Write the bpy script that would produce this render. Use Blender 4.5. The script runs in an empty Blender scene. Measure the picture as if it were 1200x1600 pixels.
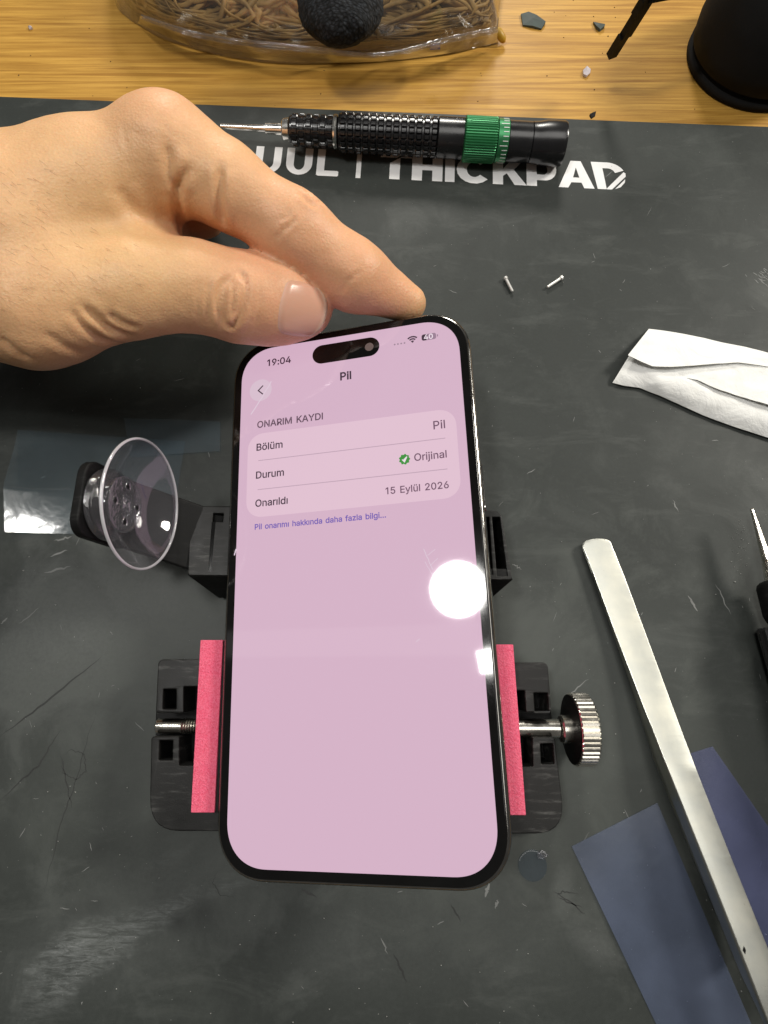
import bpy, bmesh, math, random, json
import numpy as np
from mathutils import Vector, Matrix, noise as mnoise
from mathutils.bvhtree import BVHTree
from mathutils.kdtree import KDTree
random.seed(7); rng = np.random.default_rng(7)
SC = bpy.context.scene; COL = SC.collection
S = 0.001                                   # all lengths below are millimetres
R = math.radians

# ------------------------------------------------------------------ camera, world, lamps, exposure
CAM_Z, PITCH, F, CX, CY = 180.7, R(15.0), 900.0, 600.0, 800.0
cam = bpy.data.cameras.new('camera'); cam.sensor_fit = 'VERTICAL'; cam.sensor_height = 36; cam.sensor_width = 27
cam.lens = 36 * F / 1600; cam.clip_start = 0.005; cam.clip_end = 50
co = bpy.data.objects.new('camera', cam); COL.objects.link(co)
co.location = (0, 0, CAM_Z * S); co.rotation_euler = (PITCH, 0, 0); SC.camera = co
SC.view_settings.view_transform = 'Standard'; SC.view_settings.look = 'None'
SC.view_settings.exposure = 0.0; SC.view_settings.gamma = 1
SC.cycles.use_denoising = True
SC.cycles.max_bounces = 10; SC.cycles.transparent_max_bounces = 24
SC.cycles.caustics_reflective = False; SC.cycles.caustics_refractive = False
w = bpy.data.worlds.new('World'); SC.world = w; w.use_nodes = True
w.node_tree.nodes['Background'].inputs[0].default_value = (1.0, 0.96, 0.9, 1)
w.node_tree.nodes['Background'].inputs[1].default_value = 0.09

def lamp(name, loc, target, shape, size, power, color):
    l = bpy.data.lights.new(name, 'AREA'); l.shape = shape; l.size = size * S; l.energy = power; l.color = color
    if shape == 'RECTANGLE': l.size_y = size * S
    o = bpy.data.objects.new(name, l); COL.objects.link(o)
    o.location = Vector(loc) * S
    o.rotation_euler = (Vector(target) - Vector(loc)).to_track_quat('-Z', 'Y').to_euler(); return o
KEY = lamp('work_lamp', (860, 470, 640), (20, 60, 0), 'DISK', 230, 8.5, (1.0, 0.95, 0.86))
BACK = lamp('rear_lamp', (60, 1080, 600), (0, 150, 0), 'DISK', 200, 5.6, (1.0, 0.96, 0.88))
DISC = lamp('round_lamp', (-207, 104, 695), (-20, 60, 0), 'DISK', 80, 1.45, (1.0, 0.98, 0.94))
FILL = lamp('overhead_fill', (300, 60, 1600), (40, 50, 0), 'SQUARE', 850, 6.0, (1.0, 0.97, 0.92))  # added soft fill from above; no real fixture known there
TUBE = lamp('tube_lamp', (-430, 33, 700), (-430, 33, 0), 'RECTANGLE', 560, .038, (1, .98, .95)); TUBE.data.size_y = 44 * S
SMALL = lamp('small_lamp', (-170, 4, 710), (-20, 30, 0), 'SQUARE', 30, .26, (1.0, 0.98, 0.94))

def at(u, v, z):
    """the point at height z (mm) that the photograph shows at pixel u, v of 1200 x 1600"""
    x = (u - CX) / F; y = -(v - CY) / F; c, s = math.cos(PITCH), math.sin(PITCH)
    d = (x, y * c + s, y * s - c); t = (CAM_Z - z) / -d[2]
    return Vector((d[0] * t, d[1] * t, z))
def ray(u, v):
    x = (u - CX) / F; y = -(v - CY) / F; c, s = math.cos(PITCH), math.sin(PITCH)
    return Vector((x, y * c + s, y * s - c)).normalized()
CAM = Vector((0, 0, CAM_Z))

# ------------------------------------------------------------------ helpers
def link(o, parent=None):
    COL.objects.link(o)
    if parent is not None: o.parent = parent
    return o
def tag(o, label=None, cat=None, group=None, kind=None):
    if label: o['label'] = label
    if cat: o['category'] = cat
    if group: o['group'] = group
    if kind: o['kind'] = kind
    return o
ROOT = {}
def thing(name, label, cat, loc=(0, 0, 0), rot=None, group=None):
    o = bpy.data.objects.new(name, None); COL.objects.link(o); o.empty_display_size = 0.01
    m = Matrix.Translation(Vector(loc) * S)
    if rot is not None: m = m @ rot.to_4x4()
    o.matrix_world = m; ROOT[o.name] = m
    return tag(o, label, cat, group)
def obj(name, verts, faces, mat, parent=None, world=True, smooth=False, mats=None, fmat=None):
    """one mesh object; verts in mm, in world coordinates when world is set, else in the parent's"""
    v = [Vector(p) * S for p in verts]
    top = parent
    if world and parent is not None:
        while top.parent is not None: top = top.parent
        inv = ROOT[top.name].inverted() if top.name in ROOT else top.matrix_world.inverted()
        v = [inv @ p for p in v]
    me = bpy.data.meshes.new(name); me.from_pydata(v, [], faces)
    for m in (mats or [mat]): me.materials.append(m)
    if fmat is not None: me.polygons.foreach_set('material_index', fmat)
    if smooth: me.polygons.foreach_set('use_smooth', [True] * len(me.polygons))
    me.validate(); me.update()
    return link(bpy.data.objects.new(name, me), parent)
def rebase(o, base):
    """move a single-mesh thing's origin to a point (mm)"""
    b = Vector(base) * S
    o.data.transform(Matrix.Translation(-b)); o.location = o.location + b; return o
def sharp(o, ang=40):
    me = o.data; me.polygons.foreach_set('use_smooth', [True] * len(me.polygons))
    bm = bmesh.new(); bm.from_mesh(me); bm.normal_update()
    for e in bm.edges:
        if len(e.link_faces) == 2 and e.calc_face_angle(0) > R(ang): e.smooth = False
    bm.to_mesh(me); bm.free()
    wn = o.modifiers.new('weighted_normal', 'WEIGHTED_NORMAL'); wn.keep_sharp = True; wn.weight = 80; return o
class MB:
    def __init__(s): s.v = []; s.f = []
    def add(s, v, f):
        n = len(s.v); s.v += [Vector(p) for p in v]; s.f += [[i + n for i in q] for q in f]; return s
    def box(s, a, b, M=None):
        (x0, y0, z0), (x1, y1, z1) = a, b
        v = [Vector(p) for p in ((x0,y0,z0),(x1,y0,z0),(x1,y1,z0),(x0,y1,z0),(x0,y0,z1),(x1,y0,z1),(x1,y1,z1),(x0,y1,z1))]
        if M is not None: v = [M @ p for p in v]
        return s.add(v, [(0,3,2,1),(4,5,6,7),(0,1,5,4),(1,2,6,5),(2,3,7,6),(3,0,4,7)])
    def tube(s, pts, rad, n=10, closed=False, cap=True):
        pts = [Vector(p) for p in pts]; N = len(pts); rr = rad if hasattr(rad, '__len__') else [rad] * N
        up = None; rings = []
        for i in range(N):
            if closed: d = pts[(i+1) % N] - pts[i-1]
            else: d = pts[min(i+1, N-1)] - pts[max(i-1, 0)]
            d.normalize()
            if up is None:
                up = Vector((0,0,1)) if abs(d.z) < .9 else Vector((1,0,0))
            x = d.cross(up)
            if x.length < 1e-6: x = d.orthogonal()
            x.normalize(); up = x.cross(d).normalized()
            rings.append([pts[i] + (x * math.cos(2*math.pi*k/n) + up * math.sin(2*math.pi*k/n)) * rr[i] for k in range(n)])
        v = [p for r_ in rings for p in r_]; f = []
        for i in range(N if closed else N-1):
            j = (i+1) % N
            for k in range(n): f.append((i*n+k, i*n+(k+1) % n, j*n+(k+1) % n, j*n+k))
        if cap and not closed: f += [tuple(range(n))[::-1], tuple((N-1)*n+k for k in range(n))]
        return s.add(v, f)
    def lathe(s, prof, M, n=48, fn=None, cap=True):
        """prof = [(x along the axis, radius)]; fn(i, angle, r) may change the radius"""
        v = []; f = []; N = len(prof)
        for i, (x, r_) in enumerate(prof):
            for k in range(n):
                a = 2*math.pi*k/n; q = fn(i, k, a, r_) if fn else r_
                v.append(M @ Vector((x, q*math.cos(a), q*math.sin(a))))
        for i in range(N-1):
            for k in range(n): f.append((i*n+k, (i+1)*n+k, (i+1)*n+(k+1) % n, i*n+(k+1) % n))
        if cap: f += [tuple(range(n)), tuple((N-1)*n+k for k in range(n))[::-1]]
        return s.add(v, f)
    def build(s, name, mat, parent=None, world=True, smooth=False, ang=None, label=None):
        o = obj(name, s.v, s.f, mat, parent, world, smooth)
        if ang: sharp(o, ang)
        if label: o['label'] = label
        return o
def frame(a, b, up=(0, 0, 1)):
    """matrix whose X axis runs from a to b"""
    a, b = Vector(a), Vector(b); x = (b - a).normalized(); y = Vector(up).cross(x).normalized(); z = x.cross(y)
    return Matrix(((x.x, y.x, z.x, a.x), (x.y, y.y, z.y, a.y), (x.z, y.z, z.z, a.z), (0, 0, 0, 1)))
def outline_mesh(loops, z0, z1, bevel=0.0, res=2):
    """flat outline(s) with holes (even-odd), filled and extruded from z0 to z1: returns (verts, faces)"""
    cu = bpy.data.curves.new('tmp', 'CURVE'); cu.dimensions = '2D'; cu.fill_mode = 'BOTH'
    h = (z1 - z0) / 2
    cu.extrude = max(0.0, h - bevel); cu.bevel_depth = bevel; cu.bevel_resolution = res; cu.offset = -bevel
    for lp in loops:
        sp = cu.splines.new('POLY'); sp.points.add(len(lp) - 1); sp.use_cyclic_u = True
        for p, q in zip(sp.points, lp): p.co = (q[0], q[1], 0, 1)
    o = bpy.data.objects.new('tmp', cu); COL.objects.link(o)
    dg = bpy.context.evaluated_depsgraph_get(); dg.update()
    me = bpy.data.meshes.new_from_object(o.evaluated_get(dg))
    bm = bmesh.new(); bm.from_mesh(me); bmesh.ops.remove_doubles(bm, verts=bm.verts, dist=1e-4)
    bm.verts.index_update()
    v = [Vector((p.co.x, p.co.y, p.co.z + (z0 + z1) / 2)) for p in bm.verts]; f = [[q.index for q in g.verts] for g in bm.faces]
    bm.free(); bpy.data.objects.remove(o); bpy.data.curves.remove(cu); bpy.data.meshes.remove(me)
    return v, f
def round_poly(pts, rads, n=6):
    """polygon with rounded corners"""
    out = []; N = len(pts)
    for i in range(N):
        p = Vector(pts[i]).to_2d(); a = Vector(pts[i-1]).to_2d(); b = Vector(pts[(i+1) % N]).to_2d()
        r_ = rads[i] if hasattr(rads, '__len__') else rads
        da = (a - p); db = (b - p); la, lb = da.length, db.length; da.normalize(); db.normalize()
        if r_ <= 0: out.append(p); continue
        th = da.angle(db); t = min(r_ / math.tan(th / 2), la * .49, lb * .49)
        q0, q1 = p + da * t, p + db * t
        for k in range(n + 1):
            s_ = k / n; out.append(q0 * (1-s_)**2 + p * 2*s_*(1-s_) * 1.0 + q1 * s_**2)
    return [(q.x, q.y) for q in out]
def round_rect(w_, h_, r_, n=10, cx=0, cy=0, p=2.0):
    out = []
    for sx, sy, a0 in ((1,1,0), (-1,1,90), (-1,-1,180), (1,-1,270)):
        for k in range(n + 1):
            a = R(a0 + 90*k/n); c, s_ = math.cos(a), math.sin(a)
            e = 2/p
            out.append((cx + sx*(w_/2 - r_) + r_*math.copysign(abs(c)**e, c), cy + sy*(h_/2 - r_) + r_*math.copysign(abs(s_)**e, s_)))
    return out
def hexc(r_, g_, b_):
    f = lambda c: (c/255/12.92 if c/255 <= .04045 else ((c/255+.055)/1.055)**2.4)
    return (f(r_), f(g_), f(b_))

# ------------------------------------------------------------------ materials
class NT:
    def __init__(s, name):
        s.m = bpy.data.materials.new(name); s.m.use_nodes = True; s.t = s.m.node_tree
        s.b = s.t.nodes['Principled BSDF']; s.out = s.t.nodes['Material Output']
    def n(s, typ, **k):
        q = s.t.nodes.new(typ)
        for a, b in k.items(): setattr(q, a, b)
        return q
    def l(s, a, b): s.t.links.new(a, b)
    def inp(s, node, key, val):
        if hasattr(val, 'is_linked') or hasattr(val, 'links'): s.l(val, node.inputs[key])
        elif isinstance(val, tuple) and len(val) == 3 and node.inputs[key].type == 'RGBA': node.inputs[key].default_value = (*val, 1)
        else: node.inputs[key].default_value = val
    def coords(s, rot=(0,0,0), scale=(1,1,1), loc=(0,0,0)):
        """object coordinates in millimetres"""
        tc = s.n('ShaderNodeTexCoord'); mm = s.n('ShaderNodeVectorMath', operation='SCALE'); mm.inputs['Scale'].default_value = 1000
        s.l(tc.outputs['Object'], mm.inputs[0]); mp = s.n('ShaderNodeMapping')
        mp.inputs['Rotation'].default_value = rot; mp.inputs['Scale'].default_value = scale; mp.inputs['Location'].default_value = loc
        s.l(mm.outputs[0], mp.inputs['Vector']); return mp.outputs[0]
    def noise(s, vec, scale, detail=4, rough=.55, dist=0):
        q = s.n('ShaderNodeTexNoise'); s.l(vec, q.inputs['Vector'])
        q.inputs['Scale'].default_value = scale; q.inputs['Detail'].default_value = detail
        q.inputs['Roughness'].default_value = rough; q.inputs['Distortion'].default_value = dist; return q.outputs['Fac']
    def ramp(s, fac, lo, hi, a=0.0, b=1.0):
        q = s.n('ShaderNodeMapRange'); q.clamp = True; s.l(fac, q.inputs[0])
        for i, x in zip((1, 2, 3, 4), (lo, hi, a, b)): q.inputs[i].default_value = x
        return q.outputs[0]
    def math(s, op, a, b=None):
        q = s.n('ShaderNodeMath', operation=op); s.inp(q, 0, a)
        if b is not None: s.inp(q, 1, b)
        return q.outputs[0]
    def mix(s, fac, a, b):
        q = s.n('ShaderNodeMix', data_type='RGBA'); s.inp(q, 0, fac)
        for i, x in ((6, a), (7, b)):
            if isinstance(x, tuple): q.inputs[i].default_value = (*x, 1)
            else: s.l(x, q.inputs[i])
        return q.outputs[2]
    def bump(s, h, strength, dist=0.0002, prev=None):
        q = s.n('ShaderNodeBump'); q.inputs['Strength'].default_value = strength; q.inputs['Distance'].default_value = dist
        s.l(h, q.inputs['Height'])
        if prev is not None: s.l(prev, q.inputs['Normal'])
        return q.outputs[0]
    def set(s, **k):
        for a, b in k.items():
            s.inp(s.b, {'color':'Base Color','rough':'Roughness','metal':'Metallic','normal':'Normal','spec':'Specular IOR Level','coat':'Coat Weight',
                        'coat_rough':'Coat Roughness','alpha':'Alpha','trans':'Transmission Weight','ior':'IOR','emit':'Emission Color','estr':'Emission Strength',
                        'sss':'Subsurface Weight','sheen':'Sheen Weight','aniso':'Anisotropic'}[a], b)
        return s.m
def plastic(name, col, rough=.5, var=.3, bump=.25, bscale=2.5, spec=.5, wear=0.0, wearcol=(.25, .25, .24)):
    t = NT(name); c = t.coords(); n1 = t.noise(c, .12, 6); n2 = t.noise(c, bscale, 4)
    colr = t.mix(t.ramp(n1, .3, .7), tuple(x*(1-var) for x in col), tuple(min(1, x*(1+var)) for x in col))
    if wear:
        c2 = t.coords((0, 0, .5), (.25, 1.6, .6)); sc = t.ramp(t.noise(c2, .5, 7, .7), .52, .76)
        msk = t.ramp(t.noise(c, .06, 3), .42, .62)
        colr = t.mix(t.math('MULTIPLY', t.math('MULTIPLY', sc, msk), wear), colr, wearcol)
    return t.set(color=colr, rough=t.ramp(n1, .3, .7, rough*.82, min(1, rough*1.18)), normal=t.bump(n2, bump, .0001), spec=spec)
def metal(name, col, rough=.25, var=.15, streak=(1, 1, 1), bump=.1, spots=0.0):
    t = NT(name); c = t.coords(scale=streak); n1 = t.noise(c, .3, 6)
    colr = t.mix(t.ramp(n1, .3, .7), tuple(x*(1-var) for x in col), tuple(min(1, x*(1+var)) for x in col))
    if spots:
        c0 = t.coords(); colr = t.mix(t.math('MULTIPLY', t.ramp(t.noise(c0, .35, 8, .75), .60, .74), spots), colr, (.22, .2, .15))
    return t.set(color=colr, rough=t.ramp(n1, .3, .7, rough*.7, rough*1.3), metal=1.0, normal=t.bump(n1, bump, .0001))
def clear(name, tint, refl=.5, rough=.05, body=(0, 0, 0), bodyw=0.0, bumps=0.0, bscale=.1):
    """thin clear plastic: lets light straight through, reflects by Fresnel, with a little body colour"""
    t = NT(name); t.t.nodes.remove(t.b)
    tr = t.n('ShaderNodeBsdfTransparent'); tr.inputs[0].default_value = (*tint, 1)
    gl = t.n('ShaderNodeBsdfGlossy'); gl.inputs['Roughness'].default_value = rough
    lw = t.n('ShaderNodeLayerWeight'); lw.inputs['Blend'].default_value = .5
    fac = t.math('ADD', t.math('MULTIPLY', t.math('POWER', lw.outputs['Facing'], 4.0), .75), .045)
    fac = t.math('MINIMUM', t.math('MULTIPLY', fac, refl), .9)
    if bumps:
        nb = t.bump(t.noise(t.coords(), bscale, 4), bumps, .001); t.l(nb, gl.inputs['Normal']); t.l(nb, lw.inputs['Normal'])
    base = tr.outputs[0]
    if bodyw:
        df = t.n('ShaderNodeBsdfDiffuse'); df.inputs[0].default_value = (*body, 1)
        mx = t.n('ShaderNodeMixShader'); t.l(base, mx.inputs[1]); t.l(df.outputs[0], mx.inputs[2])
        if isinstance(bodyw, float):
            nn = t.noise(t.coords(), .06, 5); t.l(t.ramp(nn, .3, .7, bodyw*.75, bodyw*1.25), mx.inputs[0])
        base = mx.outputs[0]
    m2 = t.n('ShaderNodeMixShader'); t.l(fac, m2.inputs[0]); t.l(base, m2.inputs[1]); t.l(gl.outputs[0], m2.inputs[2])
    t.l(m2.outputs[0], t.out.inputs[0]); return t.m
def glow(name, col, strength=1.0, under=.02, rough=.06, spec=.5):
    t = NT(name); return t.set(color=(under,)*3, rough=rough, emit=col, estr=strength, spec=spec)

M = {}
M['black'] = plastic('black_plastic', (.006, .006, .006), .55, bump=.3, wear=.08, spec=.2)
M['jaw'] = plastic('worn_black_plastic', (.012, .012, .0115), .45, bump=.3, wear=.5, spec=.28)
M['matte'] = plastic('matte_black_fabric', (.010, .010, .010), .9, bump=.5, bscale=3, spec=.2)
M['anod'] = plastic('black_anodised_metal', (.010, .010, .011), .24, .2, .1, spec=.75)
t = NT('green_anodised_metal'); M['green'] = t.set(color=(.045, .26, .10), metal=.55, rough=.33, spec=.6)
M['chrome'] = metal('polished_chrome', (.85, .84, .80), .22)
M['nickel'] = metal('nickel_plated_steel', (.74, .71, .64), .24)
t = NT('brushed_tweezer_steel'); c = t.coords((0, 0, R(-62)), (.05, 4, 1)); c0 = t.coords(); n1 = t.noise(c, 1, 4); n2 = t.noise(c0, .12, 4); n3 = t.noise(c0, 1.1, 6, .7)
M['steel'] = t.set(color=t.mix(t.ramp(n3, .64, .74, 0, .5), t.mix(t.ramp(n2, .3, .7), (.50, .515, .48), (.63, .625, .55)), (.26, .24, .19)), metal=1.0, rough=t.math('ADD', t.ramp(n1, .3, .7, .32, .38), t.ramp(n2, .3, .7, 0, .03)), normal=t.bump(n1, .03, .0001))
M['pin'] = NT('bright_pin_steel').set(color=(.78, .77, .74), metal=.55, rough=.38)
M['white_paint'] = plastic('white_paint', (.8, .8, .8), .5, .05)
M['frame'] = metal('polished_dark_frame', (.36, .35, .33), .13)
M['glass_black'] = plastic('black_cover_glass', (.004, .004, .004), .06, bump=0, spec=.5)
M['clear_film'] = clear('clear_film', (.84, .90, .94), 1.3, .12, (.40, .52, .60), .07, .25, .05)
M['clear_bag'] = clear('clear_bag_plastic', (.92, .90, .86), 3.2, .13, (.75, .72, .65), .04, .25, .06)
M['clear_cup'] = clear('clear_soft_plastic', (.96, .96, .97), 1.3, .05, (.55, .55, .60), .03)
M['clear_hub'] = clear('clear_moulded_plastic', (.90, .90, .92), 2.2, .08, (.5, .5, .53), .06, .5, .25)
M['clear_rim'] = clear('clear_cup_rim', (.9, .9, .92), 3.0, .1, (.85, .84, .88), .45)
M['clear_dot'] = clear('clear_sticker', (.86, .89, .92), .7, .1, (.3, .34, .38), .04)
M['blue_film'] = clear('blue_film', (.70, .76, .88), .9, .25, (.135, .165, .25), .42, .2, .05)
M['violet_film'] = clear('violet_film', (.62, .66, .86), .9, .25, (.11, .125, .24), .46, .2, .05)

# ------------------------------------------------------------------ the setting: wooden bench top and rubber mat
YAW = math.atan2(206.4 - 221.7, 151.5 + 154.2)
def bench_material():
    t = NT('yellow_wood_laminate'); rot = (0, 0, -YAW)
    c = t.coords(rot, (.018, .55, 1)); c2 = t.coords(rot, (.035, 4.2, 1)); c3 = t.coords(rot, (.012, .16, 1)); c4 = t.coords(rot, (.16, 6.5, 1))
    g1 = t.noise(c, 1, 5, .6, .6); g2 = t.noise(c2, 1, 4, .6); g3 = t.noise(c3, 1, 3); g4 = t.noise(c4, 1, 3)
    col = t.mix(t.ramp(g1, .36, .66), (.33, .155, .022), (.66, .375, .075))
    col = t.mix(t.ramp(g3, .35, .7, 0, .55), col, (.50, .265, .043))
    col = t.mix(t.ramp(g2, .60, .74, 0, .85), col, (.22, .095, .013))
    g5 = t.noise(t.coords(rot, (.6, 10, 1)), 1, 3, .7); col = t.mix(t.ramp(g5, .60, .74, 0, .55), col, (.12, .055, .01))
    col = t.mix(t.ramp(g4, .62, .8, 0, .4), col, (.22, .10, .014))
    return t.set(color=col, rough=t.ramp(g2, .3, .7, .42, .6), normal=t.bump(g2, .15, .0002), spec=.4)
v, f = outline_mesh([[(-700, -500), (700, -500), (700, 800), (-700, 800)]], -30, -4)
bench = tag(obj('bench_top', v, f, bench_material()), kind='structure')

def mat_material():
    t = NT('dark_rubber_mat'); c = t.coords()
    n0 = t.noise(c, .011, 5, .6, .8); n1 = t.noise(c, .05, 7, .65, .5); n2 = t.noise(c, 3.0, 3)
    col = t.mix(t.ramp(n0, .3, .7), (.029, .0335, .031), (.045, .051, .047))
    col = t.mix(t.ramp(n1, .50, .75, 0, .45), col, (.092, .100, .093))
    col = t.mix(t.ramp(n1, .22, .40, .5, 0), col, (.032, .034, .032))
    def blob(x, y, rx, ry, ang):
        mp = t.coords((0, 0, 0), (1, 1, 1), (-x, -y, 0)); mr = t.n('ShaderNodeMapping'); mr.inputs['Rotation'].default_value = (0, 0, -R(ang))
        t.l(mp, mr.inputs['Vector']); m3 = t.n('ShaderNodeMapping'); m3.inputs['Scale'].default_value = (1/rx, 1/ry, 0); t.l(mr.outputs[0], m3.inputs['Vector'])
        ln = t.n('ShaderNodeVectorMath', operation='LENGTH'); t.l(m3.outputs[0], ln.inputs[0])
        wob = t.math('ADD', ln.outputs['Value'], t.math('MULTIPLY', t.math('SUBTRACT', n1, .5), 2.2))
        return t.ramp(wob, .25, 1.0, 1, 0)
    st = t.noise(t.coords((0, 0, R(-27)), (.16, .75, 1)), 1, 9, .78, .8)
    streak = t.math('MULTIPLY', t.ramp(st, .42, .74), t.ramp(t.noise(t.coords((0, 0, R(-27)), (.5, 2.6, 1)), 1, 5, .7), .3, .62, .45, 1))
    for (u, v_, ru, rv, ang, k) in ((135, 1490, 17, 7.5, 27, 1.0), (250, 1430, 20, 4.5, 26, .7), (360, 1385, 10, 2.5, 18, .35), (80, 1560, 12, 5, 30, .3), (60, 900, 12, 5, 25, .22), (255, 1345, 14, 3, 25, .22), (110, 1470, 10, 4, 30, .6)):
        p = at(u, v_, 0); b = t.math('MULTIPLY', t.math('MULTIPLY', blob(p.x, p.y, ru, rv, ang), streak), k)
        col = t.mix(b, col, (.36, .38, .38))
    for (u, v_, ru, rv, ang, k) in ((930, 1480, 6, 10, 60, .28), (880, 1380, 9, 4, 80, .25), (330, 1190, 10, 14, 20, .10), (1010, 1010, 12, 20, 70, .12), (520, 1480, 20, 14, 0, .12), (110, 1000, 48, 36, 25, .62), (250, 930, 22, 12, 10, .3), (230, 1420, 60, 22, 20, .22), (700, 1440, 60, 26, 0, .14), (840, 990, 20, 14, 0, .15)):  # chalky scuffs; the broad left blob also has lamp sheen painted in
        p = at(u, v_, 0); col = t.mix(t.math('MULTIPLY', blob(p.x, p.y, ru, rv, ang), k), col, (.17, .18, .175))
    for (u, v_, ru, rv, ang) in ((155, 1325, 8, 6, 20), (280, 1440, 4.5, 4, 0), (315, 1425, 6, 5, 0), (130, 1420, 8, 3, 10)):
        p = at(u, v_, 0); col = t.mix(t.math('MULTIPLY', blob(p.x, p.y, ru, rv, ang), .55), col, (.026, .028, .028))
    grain = t.noise(c, .9, 5, .7); col = t.mix(t.ramp(grain, .3, .7, 0, .30), col, (.022, .024, .023)); cl = t.noise(t.coords((0, 0, R(-30)), (.03, .10, 1)), 1, 7, .7, .5)
    col = t.mix(t.ramp(cl, .54, .74, 0, .32), col, (.12, .128, .12))
    for (u, v_, ru, rv, ang, k) in ((420, 1080, 120, 72, 10, .72), (860, 1150, 80, 62, 0, .6)):  # lighter middle: uneven lamp light painted into the mat colour
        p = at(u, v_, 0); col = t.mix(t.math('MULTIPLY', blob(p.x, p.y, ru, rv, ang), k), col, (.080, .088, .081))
    # fine scratches and dust
    for ang, th in ((35, .71), (-50, .74), (80, .745)):
        s_ = t.ramp(t.noise(t.coords((0, 0, R(-ang)), (.06, 2.2, 1)), 1, 4, .6, .3), th, th + .06)
        m_ = t.ramp(t.noise(c, .03, 3), .45, .65)
        col = t.mix(t.math('MULTIPLY', t.math('MULTIPLY', s_, m_), .30), col, (.30, .31, .30))
    dust = t.ramp(t.noise(c, 1.1, 2, .5), .735, .80)
    col = t.mix(t.math('MULTIPLY', dust, .5), col, (.42, .43, .42))
    rg = t.math('SUBTRACT', t.ramp(n1, .3, .75, .62, .47), t.math('MULTIPLY', n0, .1))
    nb = t.bump(n2, .18, .0001); nb = t.bump(n1, .25, .0004, nb)
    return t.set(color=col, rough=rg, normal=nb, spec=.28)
def mrot(x, y):
    """mat coordinates (x along its far edge, y towards the viewer is negative) to the world"""
    c, s_ = math.cos(YAW), math.sin(YAW); o = Vector((0, 214.0)); return (o.x + x*c - y*s_, o.y + x*s_ + y*c)
v, f = outline_mesh([round_poly([mrot(-320, -460), mrot(320, -460), mrot(320, 0), mrot(-320, 0)], 8)], -3.99, 0, .35)
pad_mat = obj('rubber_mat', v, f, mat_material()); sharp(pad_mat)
tag(pad_mat, 'large dark grey rubber work mat with white lettering, covering the wooden bench', 'work mat')

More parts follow.
